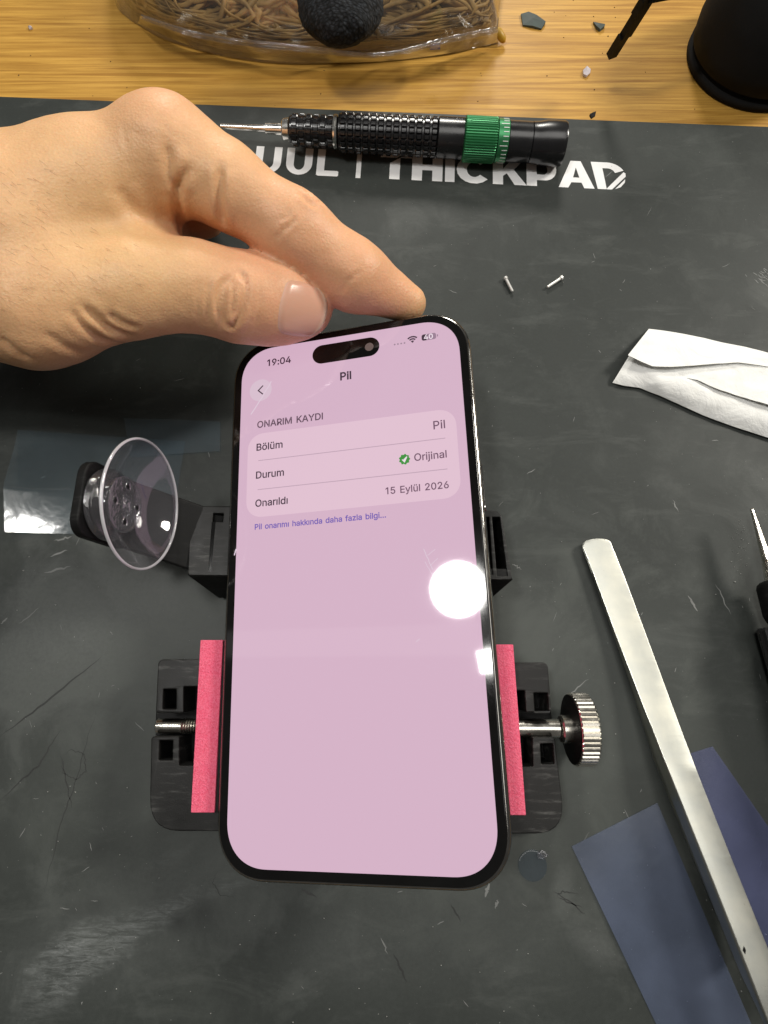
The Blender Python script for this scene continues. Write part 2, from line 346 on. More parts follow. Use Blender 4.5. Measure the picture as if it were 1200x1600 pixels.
GLYPHS = '''{".":[188,[[95,-4,83,-3,73,1,63,9,55,18,51,29,50,41,51,53,55,64,63,73,73,81,83,85,95,87,107,85,118,81,128,73,135,64,140,53,141,41,140,29,135,18,128,9,118,1,107,-3]]],"0":[453,[[227,-7,191,-3,158,7,130,24,105,48,85,77,69,113,57,155,50,202,48,254,50,306,57,353,69,395,85,431,106,461,130,484,159,502,191,512,227,516,262,512,295,502,323,484,348,461,368,431,384,395,396,353,403,306,405,254,403,202,396,155,384,113,368,77,348,48,323,24,295,7,263,-3],[227,50,250,52,271,60,290,74,306,92,320,116,330,144,338,176,342,213,344,254,342,295,338,332,330,365,320,393,306,416,290,435,271,449,250,457,227,460,203,457,182,449,163,435,147,416,134,393,123,365,115,332,111,295,109,254,111,213,115,176,123,144,134,116,147,92,163,74,182,60,203,52]]],"1":[370,[[246,509,246,0,182,0,182,445,62,358,62,427,170,509]]],"2":[453,[[64,0,64,47,234,229,252,248,268,266,282,282,294,298,303,312,311,327,316,341,319,356,320,371,319,389,315,405,308,419,298,431,287,441,273,449,258,455,241,458,224,460,205,458,188,454,172,447,159,438,148,427,139,413,132,398,128,381,127,362,66,362,68,391,75,418,86,442,102,464,121,482,143,496,168,507,196,513,225,516,254,513,281,507,306,497,328,482,346,465,361,445,372,423,379,398,381,372,380,354,377,336,371,318,363,299,351,280,336,259,317,235,294,209,267,180,153,60,153,57,389,57,389,0]]],"3":[453,[[218,-7,188,-5,159,1,133,10,108,22,88,38,70,57,57,79,48,104,44,132,109,132,112,115,118,100,126,87,137,76,150,66,165,59,182,54,200,51,219,50,239,51,258,55,275,61,291,69,304,80,315,93,323,108,328,125,329,145,328,163,323,180,316,196,306,211,292,223,275,234,254,241,229,246,201,248,157,248,157,299,288,448,288,452,70,452,70,509,372,509,372,461,211,278,211,289,247,290,279,286,308,276,333,262,354,244,371,222,383,198,391,173,393,145,390,116,383,90,370,66,354,45,333,27,309,12,281,2,251,-5]]],"4":[453,[[40,105,40,158,247,509,311,509,109,166,109,163,413,163,413,105],[282,0,282,121,282,146,282,318,343,318,343,0]]],"5":[453,[[221,-7,192,-5,165,1,140,11,118,25,99,41,83,60,71,82,63,105,60,130,122,130,125,115,130,102,138,89,148,78,160,68,173,60,188,54,204,51,221,50,241,51,259,56,276,64,291,75,304,89,314,104,322,122,326,141,328,162,326,183,321,203,314,221,303,237,290,251,275,262,257,270,238,275,218,277,201,276,184,273,167,268,152,262,139,255,128,246,67,253,96,509,366,509,366,452,151,452,134,301,136,301,148,311,162,318,178,325,194,330,212,333,229,334,252,332,274,328,294,321,313,311,330,299,345,285,358,269,370,251,379,231,386,210,390,187,391,163,388,132,381,102,369,76,352,52,332,32,309,15,282,3,253,-4]]],"6":[453,[[226,-7,196,-4,168,3,142,15,119,31,100,51,84,74,73,101,66,130,64,162,65,187,71,212,80,239,93,268,112,302,137,340,252,509,322,509,151,261,145,261,151,270,157,279,165,288,174,295,184,302,196,307,208,311,221,313,235,314,265,312,291,305,316,295,337,280,355,262,370,240,380,215,387,187,389,157,387,127,379,98,368,73,352,50,333,30,310,14,284,3,257,-4],[226,48,245,50,263,55,279,63,293,73,304,86,314,101,322,119,326,137,327,157,326,178,322,196,314,213,304,228,293,241,279,251,263,259,245,264,226,265,207,264,190,259,174,252,160,241,148,229,138,214,131,197,126,179,125,158,126,138,131,119,138,102,148,86,160,73,174,63,190,55,207,50]]],"7":[453,[[97,0,323,448,323,452,62,452,62,509,391,509,391,449,165,0]]],"8":[453,[[226,-7,193,-5,163,1,136,11,111,25,91,42,74,62,62,84,54,109,52,135,53,156,58,176,65,195,75,212,87,228,101,241,117,252,134,260,153,265,153,267,129,276,109,289,93,308,80,330,73,354,70,380,73,405,79,429,90,450,106,469,124,485,146,498,170,508,197,514,226,516,255,514,282,508,306,498,328,485,346,469,361,450,373,429,379,405,382,380,379,354,372,330,359,308,343,289,323,276,300,267,300,265,319,260,335,252,351,241,365,228,377,212,387,195,395,176,399,156,401,135,398,109,391,84,378,62,362,42,341,25,317,11,289,1,259,-5],[226,49,248,50,267,54,285,60,300,69,313,79,323,91,331,106,335,121,337,139,335,157,330,173,322,189,312,202,298,213,283,223,265,230,247,234,226,235,206,234,187,230,169,223,154,213,140,202,130,189,122,173,117,157,115,139,117,121,121,106,129,91,139,79,152,69,167,60,185,54,205,50],[226,290,244,291,260,294,274,300,287,308,298,318,307,330,314,344,318,359,319,376,318,392,314,407,308,420,299,432,288,442,275,449,260,455,244,459,226,460,208,459,192,455,177,449,164,442,153,432,145,420,138,407,134,392,133,376,134,359,138,344,145,330,154,318,165,308,178,300,193,294,209,291]]],"9":[453,[[226,516,256,513,285,506,310,494,333,478,352,458,368,434,380,408,387,378,389,347,387,322,382,296,373,270,359,240,340,207,315,168,200,0,130,0,301,248,307,248,302,238,295,229,287,221,278,214,268,207,257,202,245,198,232,195,218,195,188,197,161,203,137,214,116,229,98,247,83,269,72,294,66,321,64,352,66,382,73,411,85,436,101,459,120,479,143,494,168,506,196,513],[226,460,207,459,190,454,174,446,160,435,148,423,138,407,131,390,127,372,125,352,127,331,131,313,138,295,148,280,160,268,174,257,190,250,207,245,226,243,245,245,263,249,279,257,293,267,305,280,314,295,322,312,326,330,327,350,326,371,322,390,314,407,305,422,293,435,279,446,263,454,245,459]]],":":[188,[[95,-4,83,-3,73,1,63,9,55,18,51,29,50,41,51,53,55,64,63,73,73,81,83,85,95,87,107,85,118,81,128,73,135,64,140,53,141,41,140,29,135,18,128,9,118,1,107,-3],[95,271,83,272,73,277,63,284,55,294,51,304,50,316,51,328,55,339,63,349,73,356,83,360,95,362,107,360,118,356,128,349,135,339,140,328,141,316,140,304,135,294,128,284,118,277,107,272]]],"A":[480,[[16,0,201,509,276,509,463,0,395,0,287,302,280,323,272,346,264,372,255,402,244,438,232,478,245,478,233,437,222,402,213,371,204,345,197,322,191,302,85,0],[110,142,110,199,370,199,370,142]]],"B":[456,[[60,0,60,509,241,509,274,507,304,501,329,491,350,477,367,461,381,442,390,421,396,398,398,374,397,353,393,336,387,320,378,307,368,295,356,286,343,278,329,272,315,267,315,262,331,260,347,254,363,245,378,234,391,220,402,203,411,184,416,161,418,136,416,111,410,88,400,67,386,48,368,31,344,18,317,8,284,2,247,0],[125,57,245,57,281,60,309,67,330,80,344,96,353,115,355,137,354,153,350,169,342,184,333,197,320,209,306,218,289,225,269,229,248,231,125,231],[125,285,238,285,256,287,273,290,288,296,302,304,314,314,323,326,330,340,335,355,336,372,333,393,326,412,313,429,294,442,270,449,240,452,125,452]]],"D":[502,[[219,0,96,0,96,57,215,57,254,60,288,68,318,81,343,99,363,122,379,149,390,181,397,216,399,255,397,294,390,329,379,361,364,388,344,410,320,428,291,441,258,449,221,452,93,452,93,509,225,509,273,505,315,495,353,478,385,455,412,426,433,391,449,351,458,306,462,255,458,205,449,159,433,119,411,83,384,54,351,31,312,14,268,3],[125,509,125,0,60,0,60,509]]],"E":[419,[[60,0,60,509,372,509,372,452,125,452,125,286,355,286,355,229,125,229,125,57,375,57,375,0]]],"G":[520,[[269,-7,225,-3,185,7,149,25,118,49,91,79,69,116,53,157,43,203,40,254,43,305,53,352,69,393,91,429,117,459,149,484,184,501,223,512,265,516,291,514,316,510,340,504,363,494,384,483,403,469,421,453,436,436,449,416,460,395,468,373,474,349,408,349,402,365,395,379,387,393,378,406,368,417,356,427,344,436,330,443,315,448,300,453,283,455,265,456,236,453,209,445,183,432,160,414,141,392,125,364,113,332,106,295,103,254,106,213,113,177,125,145,141,117,161,95,184,76,210,63,238,56,269,53,296,55,322,61,345,71,365,85,382,102,396,123,407,147,413,173,415,202,434,199,283,199,283,256,478,256,478,200,475,160,466,124,451,91,431,62,406,38,377,19,344,5,308,-4]]],"I":[174,[[55,0,55,509,119,509,119,0]]],"K":[467,[[104,145,104,216,116,231,128,246,139,261,151,275,162,289,174,303,187,317,199,331,212,344,364,509,448,509,231,276,228,276],[60,0,60,509,125,509,125,334,124,225,125,193,125,0],[372,0,188,259,228,309,449,0]]],"L":[393,[[60,0,60,509,125,509,125,57,361,57,361,0]]],"M":[628,[[60,0,60,509,152,509,277,187,280,179,284,170,287,159,291,147,295,135,299,123,303,110,307,97,311,84,315,71,319,60,322,49,307,49,311,59,314,71,318,83,322,95,326,108,330,121,334,134,338,146,342,158,346,169,349,179,352,187,476,509,568,509,568,0,504,0,504,291,504,302,504,314,504,327,505,340,505,354,505,369,506,413,506,428,507,443,507,457,513,457,508,441,503,425,498,409,492,393,487,378,482,363,477,348,472,335,467,322,463,310,459,300,456,291,342,0,286,0,170,291,167,300,163,310,159,321,155,333,150,347,145,361,140,376,134,392,129,408,124,424,118,441,112,457,119,457,119,444,120,430,120,416,120,401,121,386,121,372,122,328,122,315,122,302,122,291,122,0]]],"N":[523,[[60,0,60,509,136,509,343,183,349,174,355,163,363,151,371,137,379,122,388,107,396,90,405,73,414,55,405,54,403,72,402,90,401,108,400,126,399,142,399,157,399,171,399,184,399,195,399,509,463,509,463,0,387,0,202,290,194,303,186,317,177,331,168,346,159,363,148,381,136,402,123,425,108,452,119,454,120,429,121,406,122,384,123,363,124,345,124,328,125,313,125,301,125,291,125,0]]],"O":[533,[[267,-7,225,-3,186,7,150,25,119,49,92,79,70,115,53,157,44,203,40,254,44,305,53,352,70,393,92,429,119,459,150,484,186,501,225,512,267,516,309,512,348,501,384,484,415,459,442,429,464,393,480,352,490,305,493,254,490,203,480,157,464,115,442,79,415,49,384,25,348,7,309,-3],[267,53,296,55,324,63,349,76,372,94,392,116,408,144,420,176,428,213,430,254,428,295,420,332,408,365,392,392,372,415,349,433,324,446,296,453,267,456,237,453,210,445,184,433,161,415,142,392,125,364,113,332,106,295,103,254,106,213,113,176,125,144,142,117,161,94,184,76,210,63,237,55]]],"P":[445,[[60,0,60,509,235,509,246,509,294,500,337,476,371,440,392,396,399,347,391,299,368,255,333,221,289,199,240,191,124,191,124,0],[124,248,238,248,238,248,270,253,298,267,321,290,335,318,340,350,335,382,321,410,298,433,270,447,238,452,124,452]]],"R":[449,[[60,0,60,509,236,509,273,506,305,500,333,489,356,473,376,455,390,433,401,408,407,381,409,352,407,323,401,296,390,271,376,250,356,232,333,217,305,206,273,200,236,198,96,198,96,255,234,255,258,256,280,260,298,267,313,276,325,287,334,300,340,316,344,333,345,352,344,371,340,389,334,405,325,419,313,430,298,440,279,446,258,451,233,452,125,452,125,0],[353,0,230,229,303,229,428,0]]],"U":[517,[[259,-8,220,-6,186,2,154,15,126,33,103,55,85,80,71,108,63,140,60,173,60,509,124,509,124,178,126,155,132,133,141,113,153,95,169,80,187,68,208,59,232,53,259,52,285,53,309,59,331,68,349,80,364,95,377,113,385,133,391,155,393,178,393,509,457,509,457,173,454,140,446,108,433,80,414,55,391,33,363,15,332,2,297,-6]]],"Y":[472,[[203,0,203,208,16,509,91,509,192,344,203,327,213,309,222,292,231,274,240,254,250,230,224,230,233,254,242,275,251,293,260,310,270,327,280,344,381,509,455,509,268,208,268,0]]],"a":[389,[[160,-9,137,-7,115,-3,94,5,76,15,60,29,48,45,38,63,32,84,30,108,32,128,36,146,43,161,53,174,64,184,78,193,92,200,108,206,125,211,143,214,161,217,178,220,200,223,218,225,234,227,247,229,257,231,265,235,271,240,274,246,276,255,276,257,275,272,272,285,267,297,260,307,251,315,240,322,227,327,212,330,196,331,178,330,163,327,149,322,137,316,127,309,118,301,110,292,104,283,100,274,41,291,51,313,64,331,79,346,95,358,114,368,133,375,153,380,173,383,194,384,208,384,223,382,239,379,255,375,271,369,286,360,300,350,312,336,322,320,330,301,335,278,337,251,337,0,277,0,277,52,272,52,267,43,260,34,252,25,242,16,229,8,215,1,199,-4,181,-7],[170,45,192,47,211,51,228,59,242,68,254,80,263,93,270,108,274,122,276,138,276,190,272,187,267,184,259,182,251,180,241,178,231,176,221,174,210,173,200,171,191,170,182,169,175,168,161,166,147,163,134,159,122,153,112,147,103,139,97,130,93,118,92,105,93,93,96,82,102,72,109,64,119,57,130,52,142,48,156,46]]],"b":[424,[[229,-8,208,-7,189,-3,172,4,159,12,147,21,138,31,130,41,123,50,118,59,112,59,112,0,53,0,53,509,114,509,114,319,118,319,123,327,130,336,137,346,147,355,158,364,171,373,188,379,207,383,229,384,259,382,287,374,313,361,335,342,354,320,370,293,381,261,388,227,390,189,388,151,381,116,370,84,355,57,336,34,313,16,288,3,260,-6],[220,47,242,49,262,55,279,66,294,80,306,97,316,117,323,139,327,163,328,189,327,215,323,239,316,261,307,281,295,298,280,311,262,322,243,328,220,330,198,328,178,322,161,312,147,299,134,282,125,263,118,241,114,216,113,189,114,162,118,138,125,115,135,95,147,78,162,65,179,55,198,49]]],"d":[424,[[195,-8,165,-6,137,3,111,16,89,34,70,57,55,84,43,116,36,151,34,189,36,227,43,261,55,293,70,320,89,342,112,361,137,374,165,382,196,384,218,383,237,379,253,373,267,364,278,355,287,346,295,336,301,327,306,319,311,319,311,509,372,509,372,0,313,0,313,59,307,59,301,50,295,41,287,31,277,21,266,12,252,4,236,-3,217,-7],[205,47,226,49,246,55,263,65,278,78,290,95,299,115,306,138,310,162,312,189,310,216,306,241,300,263,290,282,278,299,263,312,246,322,227,328,205,330,182,328,162,322,145,311,130,298,118,281,108,261,102,239,98,215,96,189,98,163,102,139,109,117,118,97,130,80,145,66,162,55,182,49]]],"f":[254,[[228,379,228,327,6,327,6,379],[81,0,81,432,82,452,87,470,96,486,107,499,120,510,135,519,152,525,169,529,187,530,201,530,212,529,222,527,231,525,238,523,243,521,227,468,224,470,220,471,215,472,209,473,202,474,195,474,178,472,164,468,154,460,147,449,143,435,142,419,142,0]]],"g":[425,[[207,-151,180,-149,156,-146,134,-140,114,-132,97,-122,82,-110,70,-97,59,-84,51,-69,101,-41,107,-49,114,-57,122,-66,131,-74,142,-82,154,-88,169,-93,187,-96,207,-97,236,-95,261,-87,282,-75,298,-58,308,-34,311,-6,311,68,306,68,301,60,294,51,287,41,277,32,266,23,252,16,236,10,217,6,195,5,165,7,138,14,113,27,90,43,71,65,55,90,43,120,36,154,34,191,36,229,43,263,55,293,71,320,90,342,112,361,138,374,166,382,196,384,218,383,237,379,253,373,267,365,279,356,288,346,296,336,302,327,308,319,313,319,313,379,372,379,372,-9,370,-40,363,-67,350,-90,334,-109,314,-124,291,-136,265,-144,237,-149],[205,59,227,61,246,66,264,75,278,87,290,103,300,121,307,142,311,166,312,193,311,219,307,242,300,264,291,283,279,299,264,312,247,322,227,328,205,330,182,328,163,322,145,312,130,298,118,282,109,262,102,241,98,218,96,193,98,167,102,144,109,123,118,104,131,88,145,76,163,66,183,61]]],"h":[410,[[114,227,114,0,53,0,53,509,114,509,114,287,102,287,116,319,132,344,152,362,175,374,200,382,227,384,252,383,275,377,295,369,313,356,328,340,341,321,350,298,355,271,357,240,357,0,296,0,296,235,293,263,286,286,273,304,256,318,235,326,210,329,192,328,176,324,161,317,147,308,136,297,126,283,119,266,115,248]]],"i":[167,[[53,0,53,379,114,379,114,0],[84,443,73,444,63,448,54,455,47,463,43,472,41,483,43,494,47,504,54,512,63,518,73,522,84,524,95,522,105,518,114,512,121,504,125,494,126,483,125,472,121,463,114,455,105,448,95,444]]],"j":[167,[[53,379,114,379,114,-30,112,-52,108,-72,102,-90,92,-106,80,-119,65,-129,47,-137,27,-141,4,-143,-10,-143,-10,-87,2,-87,18,-85,31,-80,40,-72,47,-61,51,-46,53,-29],[83,443,72,444,62,448,53,455,47,463,42,472,41,483,42,494,47,504,53,512,62,518,72,522,83,524,95,522,105,518,114,512,120,504,125,494,126,483,125,472,120,463,114,455,105,448,95,444]]],"k":[381,[[110,137,110,212,121,212,284,379,360,379,184,199,177,199],[53,0,53,509,114,509,114,0],[294,0,148,186,191,229,372,0]]],"l":[167,[[53,0,53,509,114,509,114,0]]],"m":[610,[[53,0,53,379,112,379,112,295,108,295,114,314,122,331,132,346,144,358,158,368,172,376,187,382,203,385,219,386,245,383,268,375,287,361,303,342,314,320,321,295,312,295,318,312,326,329,337,343,350,356,364,366,381,375,398,381,417,385,437,386,458,385,478,380,497,372,514,361,529,346,541,328,550,307,555,283,557,255,557,0,496,0,496,254,493,279,485,298,473,313,456,323,438,329,419,330,402,329,387,326,374,320,363,312,353,302,345,290,340,277,336,263,335,247,335,0,274,0,274,260,272,280,265,297,253,311,238,322,220,328,199,330,185,329,171,326,158,320,145,312,135,302,126,289,119,274,115,257,114,238,114,0]]],"n":[410,[[114,227,114,0,53,0,53,379,112,379,112,287,102,287,116,319,132,344,152,362,175,374,200,382,227,384,252,383,275,377,295,369,313,356,328,340,341,321,350,298,355,271,357,240,357,0,296,0,296,235,293,263,286,286,273,304,256,318,235,326,210,329,192,328,176,324,161,317,147,308,136,297,126,283,119,266,115,248]]],"o":[415,[[207,-8,174,-5,144,3,117,16,93,35,72,58,56,85,44,116,37,150,34,187,37,225,44,260,56,291,72,318,93,341,117,360,144,374,174,382,207,384,241,382,271,374,299,360,323,341,343,318,359,291,371,260,379,225,381,187,379,150,371,116,359,85,343,58,323,35,299,16,271,3,241,-5],[207,46,231,49,252,55,270,66,285,80,298,97,307,117,314,139,318,163,319,187,318,212,314,236,307,258,298,278,285,296,270,310,252,321,231,328,207,330,184,328,163,321,145,310,130,296,118,278,108,258,102,236,98,212,96,187,98,163,102,139,108,117,118,97,130,80,145,66,163,55,184,49]]],"r":[259,[[53,0,53,379,112,379,112,321,115,321,124,339,137,354,152,367,171,377,191,383,213,385,218,385,223,385,229,384,243,384,243,322,241,323,236,324,230,324,223,325,215,326,207,326,190,324,174,321,159,315,146,306,135,296,126,284,119,269,115,254,114,237,114,0]]],"u":[410,[[182,-5,158,-3,135,2,115,11,97,23,82,39,69,59,60,82,54,109,53,139,53,379,114,379,114,144,116,117,124,94,137,75,154,61,175,53,200,50,218,51,234,55,249,62,263,71,274,83,283,97,290,113,295,132,296,153,296,379,357,379,357,0,298,0,298,92,307,92,294,60,277,35,257,17,234,5,209,-3]]],"y":[389,[[47,-139,61,-86,71,-87,83,-89,94,-90,104,-89,113,-86,122,-81,130,-74,138,-64,145,-51,151,-36,163,-1,17,379,84,379,165,155,173,132,180,109,187,87,193,64,199,42,206,21,184,21,190,42,196,64,202,87,209,110,216,132,224,155,305,379,371,379,204,-58,196,-77,187,-93,177,-107,165,-119,153,-128,139,-136,125,-141,109,-144,91,-145,82,-145,73,-144,65,-143,57,-142,52,-140]]],"z":[380,[[42,0,42,46,254,323,48,323,48,379,333,379,333,331,126,56,339,56,339,0]]],"ö":[415,[[207,-8,174,-5,144,3,117,16,93,35,72,58,56,85,44,116,37,150,34,187,37,225,44,260,56,291,72,318,93,341,117,360,144,374,174,382,207,384,241,382,271,374,299,360,323,341,343,318,359,291,371,260,379,225,381,187,379,150,371,116,359,85,343,58,323,35,299,16,271,3,241,-5],[207,46,231,49,252,55,270,66,285,80,298,97,307,117,314,139,318,163,319,187,318,212,314,236,307,258,298,278,285,296,270,310,252,321,231,328,207,330,184,328,163,321,145,310,130,296,118,278,108,258,102,236,98,212,96,187,98,163,102,139,108,117,118,97,130,80,145,66,163,55,184,49],[279,443,269,444,259,448,251,455,244,463,240,472,239,483,240,494,244,503,251,512,259,518,269,522,279,523,290,522,299,518,308,512,314,503,318,494,320,483,318,472,314,463,308,455,299,448,290,444],[136,443,125,444,115,448,107,455,100,463,96,472,95,483,96,494,100,503,107,512,115,518,125,522,136,523,146,522,156,518,164,512,171,503,175,494,176,483,175,472,171,463,164,455,156,448,146,444]]],"ü":[410,[[182,-5,158,-3,135,2,115,11,97,23,82,39,69,59,60,82,54,109,53,139,53,379,114,379,114,144,116,117,124,94,137,75,154,61,175,53,200,50,218,51,234,55,249,62,263,71,274,83,283,97,290,113,295,132,296,153,296,379,357,379,357,0,298,0,298,92,307,92,294,60,277,35,257,17,234,5,209,-3],[277,443,266,444,257,448,248,455,242,463,238,472,236,483,238,494,242,503,248,512,257,518,266,522,277,523,287,522,297,518,305,512,312,503,316,494,317,483,316,472,312,463,305,455,297,448,287,444],[133,443,123,444,113,448,104,455,98,463,94,472,93,483,94,494,98,503,104,512,113,518,123,522,133,523,144,522,153,518,162,512,168,503,172,494,173,483,172,472,168,463,162,455,153,448,144,444]]],"ı":[167,[[53,0,53,379,114,379,114,0]]],"…":[588,[[98,-4,86,-3,75,1,66,9,58,18,54,29,52,41,54,53,58,64,66,73,75,81,86,85,98,87,110,85,121,81,130,73,138,64,142,53,144,41,142,29,138,18,130,9,121,1,110,-3],[294,-4,282,-3,271,1,262,9,254,18,250,29,248,41,250,53,254,64,262,73,271,81,282,85,294,87,306,85,317,81,326,73,334,64,338,53,340,41,338,29,334,18,326,9,317,1,306,-3],[490,-4,478,-3,468,1,458,9,451,18,446,29,445,41,446,53,451,64,458,73,468,81,478,85,490,87,502,85,513,81,523,73,530,64,535,53,536,41,535,29,530,18,523,9,513,1,502,-3]]]}'''

# white print on the mat: every letter a flat shape of its own outline
HL = (at(902, 252, 0) - at(902, 293.8, 0)).length
def base_v(u): return 280 + (u - 613) * (16.5 / 347)
def lpt(u, h):
    p = at(u, base_v(u), 0); return (p.x - math.sin(YAW) * h * HL, p.y + math.cos(YAW) * h * HL)
def arc(cx, ch, ru, rh, a0, a1, n=14):
    return [(cx + ru*math.cos(R(a0 + (a1-a0)*k/n)), ch + rh*math.sin(R(a0 + (a1-a0)*k/n))) for k in range(n+1)]
def rc(u0, u1, h0, h1): return [(u0, h0), (u1, h0), (u1, h1), (u0, h1)]
def ring(cx, ch, ro, rho, ri, rhi, a0, a1): return arc(cx, ch, ro, rho, a0, a1) + arc(cx, ch, ri, rhi, a1, a0)
def letter_U(u0, u1, s_):
    m = (u0+u1)/2; r_ = (u1-u0)/2
    return [[(u0, 1)] + arc(m, .42, r_, .42, 180, 360) + [(u1, 1), (u1-s_, 1)] + arc(m, .42, r_-s_, .24, 360, 180) + [(u0+s_, 1)]]
LET = [
 ('letter_o', [arc(364, .5, 21, .5, 0, 360, 32)[:-1], arc(364, .5, 10, .30, 0, 360, 32)[:-1]]),
 ('letter_u', letter_U(396, 437, 12)), ('letter_u', letter_U(445, 486, 12)),
 ('letter_l', [[(493.5, .05), (495, .01), (497, 0), (526, 0), (528, .03), (528, .17), (526, .2), (505.5, .2), (505.5, 1), (493.5, 1)]]),
 ('divider_bar', [rc(555.5, 563, -.02, .92)]),
 ('letter_t', [[(593, 1), (633, 1), (618, .81), (593, .81)]]), ('letter_t_stem', [[(638, 1), (642, 1), (642, .81), (624, .81), (624, 0), (608, 0), (608, .60)]]),
 ('letter_h', [[(643, 0), (659, 0), (659, .39), (675, .39), (675, 0), (691, 0), (691, 1), (675, 1), (675, .60), (659, .60), (659, 1), (643, 1)]]),
 ('letter_i', [rc(695, 710, 0, 1)]),
 ('letter_c', [ring(741, .5, 28, .52, 12, .28, 42, 318)]),
 ('letter_k', [[(770, 0), (786, 0), (786, .30), (793, .42), (803, 0.42), (803, .42), (822, 0), (804, 0), (786, .30), (786, .5), (801, 1), (820, 1), (801, .45), (786, .52), (786, 1), (770, 1)]]),
 ('letter_p', [[(823, 0), (839, 0), (839, .22), (852, .22)] + arc(852, .61, 18, .39, -90, 90) + [(823, 1)], [(839, .43), (850, .43)] + arc(850, .61, 6, .18, -90, 90) + [(839, .79)]]),
 ('letter_a', [[(873, 0), (888, 0), (893, .20), (909, .20), (913, 0), (929, 0), (909, 1), (893, 1)], [(896, .38), (906, .38), (901, .76)]]),
 ('letter_d', [[(934, 0), (948, 0), (943, .78), (950, .78)] + arc(951, .5, 13, .28, 88, 25, 6) + [(976, .72)] + arc(950, .5, 29, .5, 27, 90, 8) + [(925, 1)]]),
 ('letter_d_stripe', [[(947, .0), (956, .0), (979, .50), (979, .62), (976, .66)]]), ('letter_d_stripe', [[(961, .02), (970, .10), (977, .28), (978, .40)]]),
]
LET[10] = ('letter_k', [[(770, 0), (786, 0), (786, .32), (792, .42), (804, 0), (823, 0), (803, .56), (821, 1), (802, 1), (786, .58), (786, 1), (770, 1)]])
for nm, loops in LET:
    v, f = outline_mesh([[lpt(u, h) for u, h in lp] for lp in loops], .01, .07)
    obj(nm, v, f, M['white_paint'], pad_mat)
# scratches and dust on the mat
def strip_pts(pts, wd, z=.03):
    out = MB(); P = [at(u, v_, z) for u, v_ in pts]; vs = []
    for i, p in enumerate(P):
        d = (P[min(i+1, len(P)-1)] - P[max(i-1, 0)]).normalized(); n_ = Vector((-d.y, d.x, 0)); k = wd/2*math.sin(math.pi*(i+.35)/(len(P)-.3))
        vs += [p - n_*k, p + n_*k]
    out.add(vs, [(2*i, 2*i+2, 2*i+3, 2*i+1) for i in range(len(P)-1)]); return out
def wob(pts, n=8, amp=1.5):
    o = []
    for i in range(len(pts)-1):
        for k in range(n): t = k/n; o.append((pts[i][0]*(1-t)+pts[i+1][0]*t + random.uniform(-amp, amp), pts[i][1]*(1-t)+pts[i+1][1]*t + random.uniform(-amp, amp)))
    return o + [pts[-1]]
M['scr_dark'] = plastic('dark_scratch', (.024, .025, .024), .5, .1)
M['scr_light'] = plastic('pale_scratch', (.17, .175, .17), .6, .3)
M['dust'] = plastic('pale_dust', (.42, .42, .40), .8, .3)
mb = MB()
for pts, wd in (([(0, 1252), (60, 1196), (95, 1140)], .5), ([(0, 1152), (80, 1090), (160, 1025)], .6), ([(68, 1395), (95, 1290), (120, 1215), (150, 1110)], .28),
                ([(98, 1180), (112, 1172), (132, 1178), (134, 1205), (118, 1218), (98, 1208), (96, 1186)], .3), ([(95, 1180), (112, 1262)], .35), ([(615, 1490), (636, 1535)], .55), ([(705, 1412), (720, 1440)], .5),
                ([(865, 1392), (895, 1412), (915, 1430)], .35), ([(870, 1400), (880, 1392), (905, 1398)], .3), ([(872, 1402), (910, 1418)], .3), ([(340, 1360), (333, 1378), (345, 1400), (365, 1402)], .25), ([(470, 1388), (495, 1402)], .7)):
    q = strip_pts(wob(pts), wd); mb.add(q.v, q.f)
tag(mb.build('dark_scratches', M['scr_dark'], pad_mat), kind='stuff')
mb = MB()
for k in range(150):
    u, v_ = random.uniform(-20, 1220), random.uniform(260, 1620); L = random.uniform(3, 26) * random.random(); a = random.choice((R(-27), R(-27), R(60), R(110), random.uniform(0, 3.1))) + random.gauss(0, .25)
    q = strip_pts(wob([(u, v_), (u + L*math.cos(a), v_ + L*math.sin(a))], 4, .6), random.uniform(.10, .3)); mb.add(q.v, q.f)
for k in range(26):
    u, v_ = random.gauss(1190, 9), random.gauss(430, 9); q = strip_pts(wob([(u, v_), (u + 7, v_ + 9*random.random())], 3, .6), .28); mb.add(q.v, q.f)
for pts, wd in (([(595, 1465), (606, 1490)], .4), ([(0, 975), (12, 965)], .5), ([(30, 975), (60, 950)], .4), ([(78, 870), (105, 860)], .6), ([(70, 895), (110, 885)], .7), ([(85, 845), (112, 838)], .6), ([(764, 1380), (758, 1402)], .9), ([(778, 1405), (774, 1420)], .7), ([(920, 1060), (885, 1090)], .35), ([(1118, 912), (1142, 960)], .35), ([(1075, 930), (1090, 955)], .7), ([(800, 880), (815, 890)], .4), ([(1052, 782), (1060, 800)], .4)):
    q = strip_pts(wob(pts), wd); mb.add(q.v, q.f)
tag(mb.build('pale_scratches', M['scr_light'], pad_mat), kind='stuff')
mb = MB()
for k in range(230):
    u, v_ = random.uniform(-20, 1220), random.uniform(215, 1620)
    if k > 190: u, v_ = random.gauss(1158, 8), random.gauss(850, 25)
    p = at(u, v_, 0); r_ = random.uniform(.10, .30) * (1.5 if random.random() < .1 else 1); a = random.random()*3
    mb.add([p + Vector((r_*math.cos(a + q*2.1), r_*.7*math.sin(a + q*2.1), .03)) for q in range(3)] + [p + Vector((0, 0, r_*1.1))], [(0, 1, 3), (1, 2, 3), (2, 0, 3)])
tag(mb.build('dust_specks', M['dust']), 'scattered pale dust and lint specks lying over the dark mat', kind='stuff')

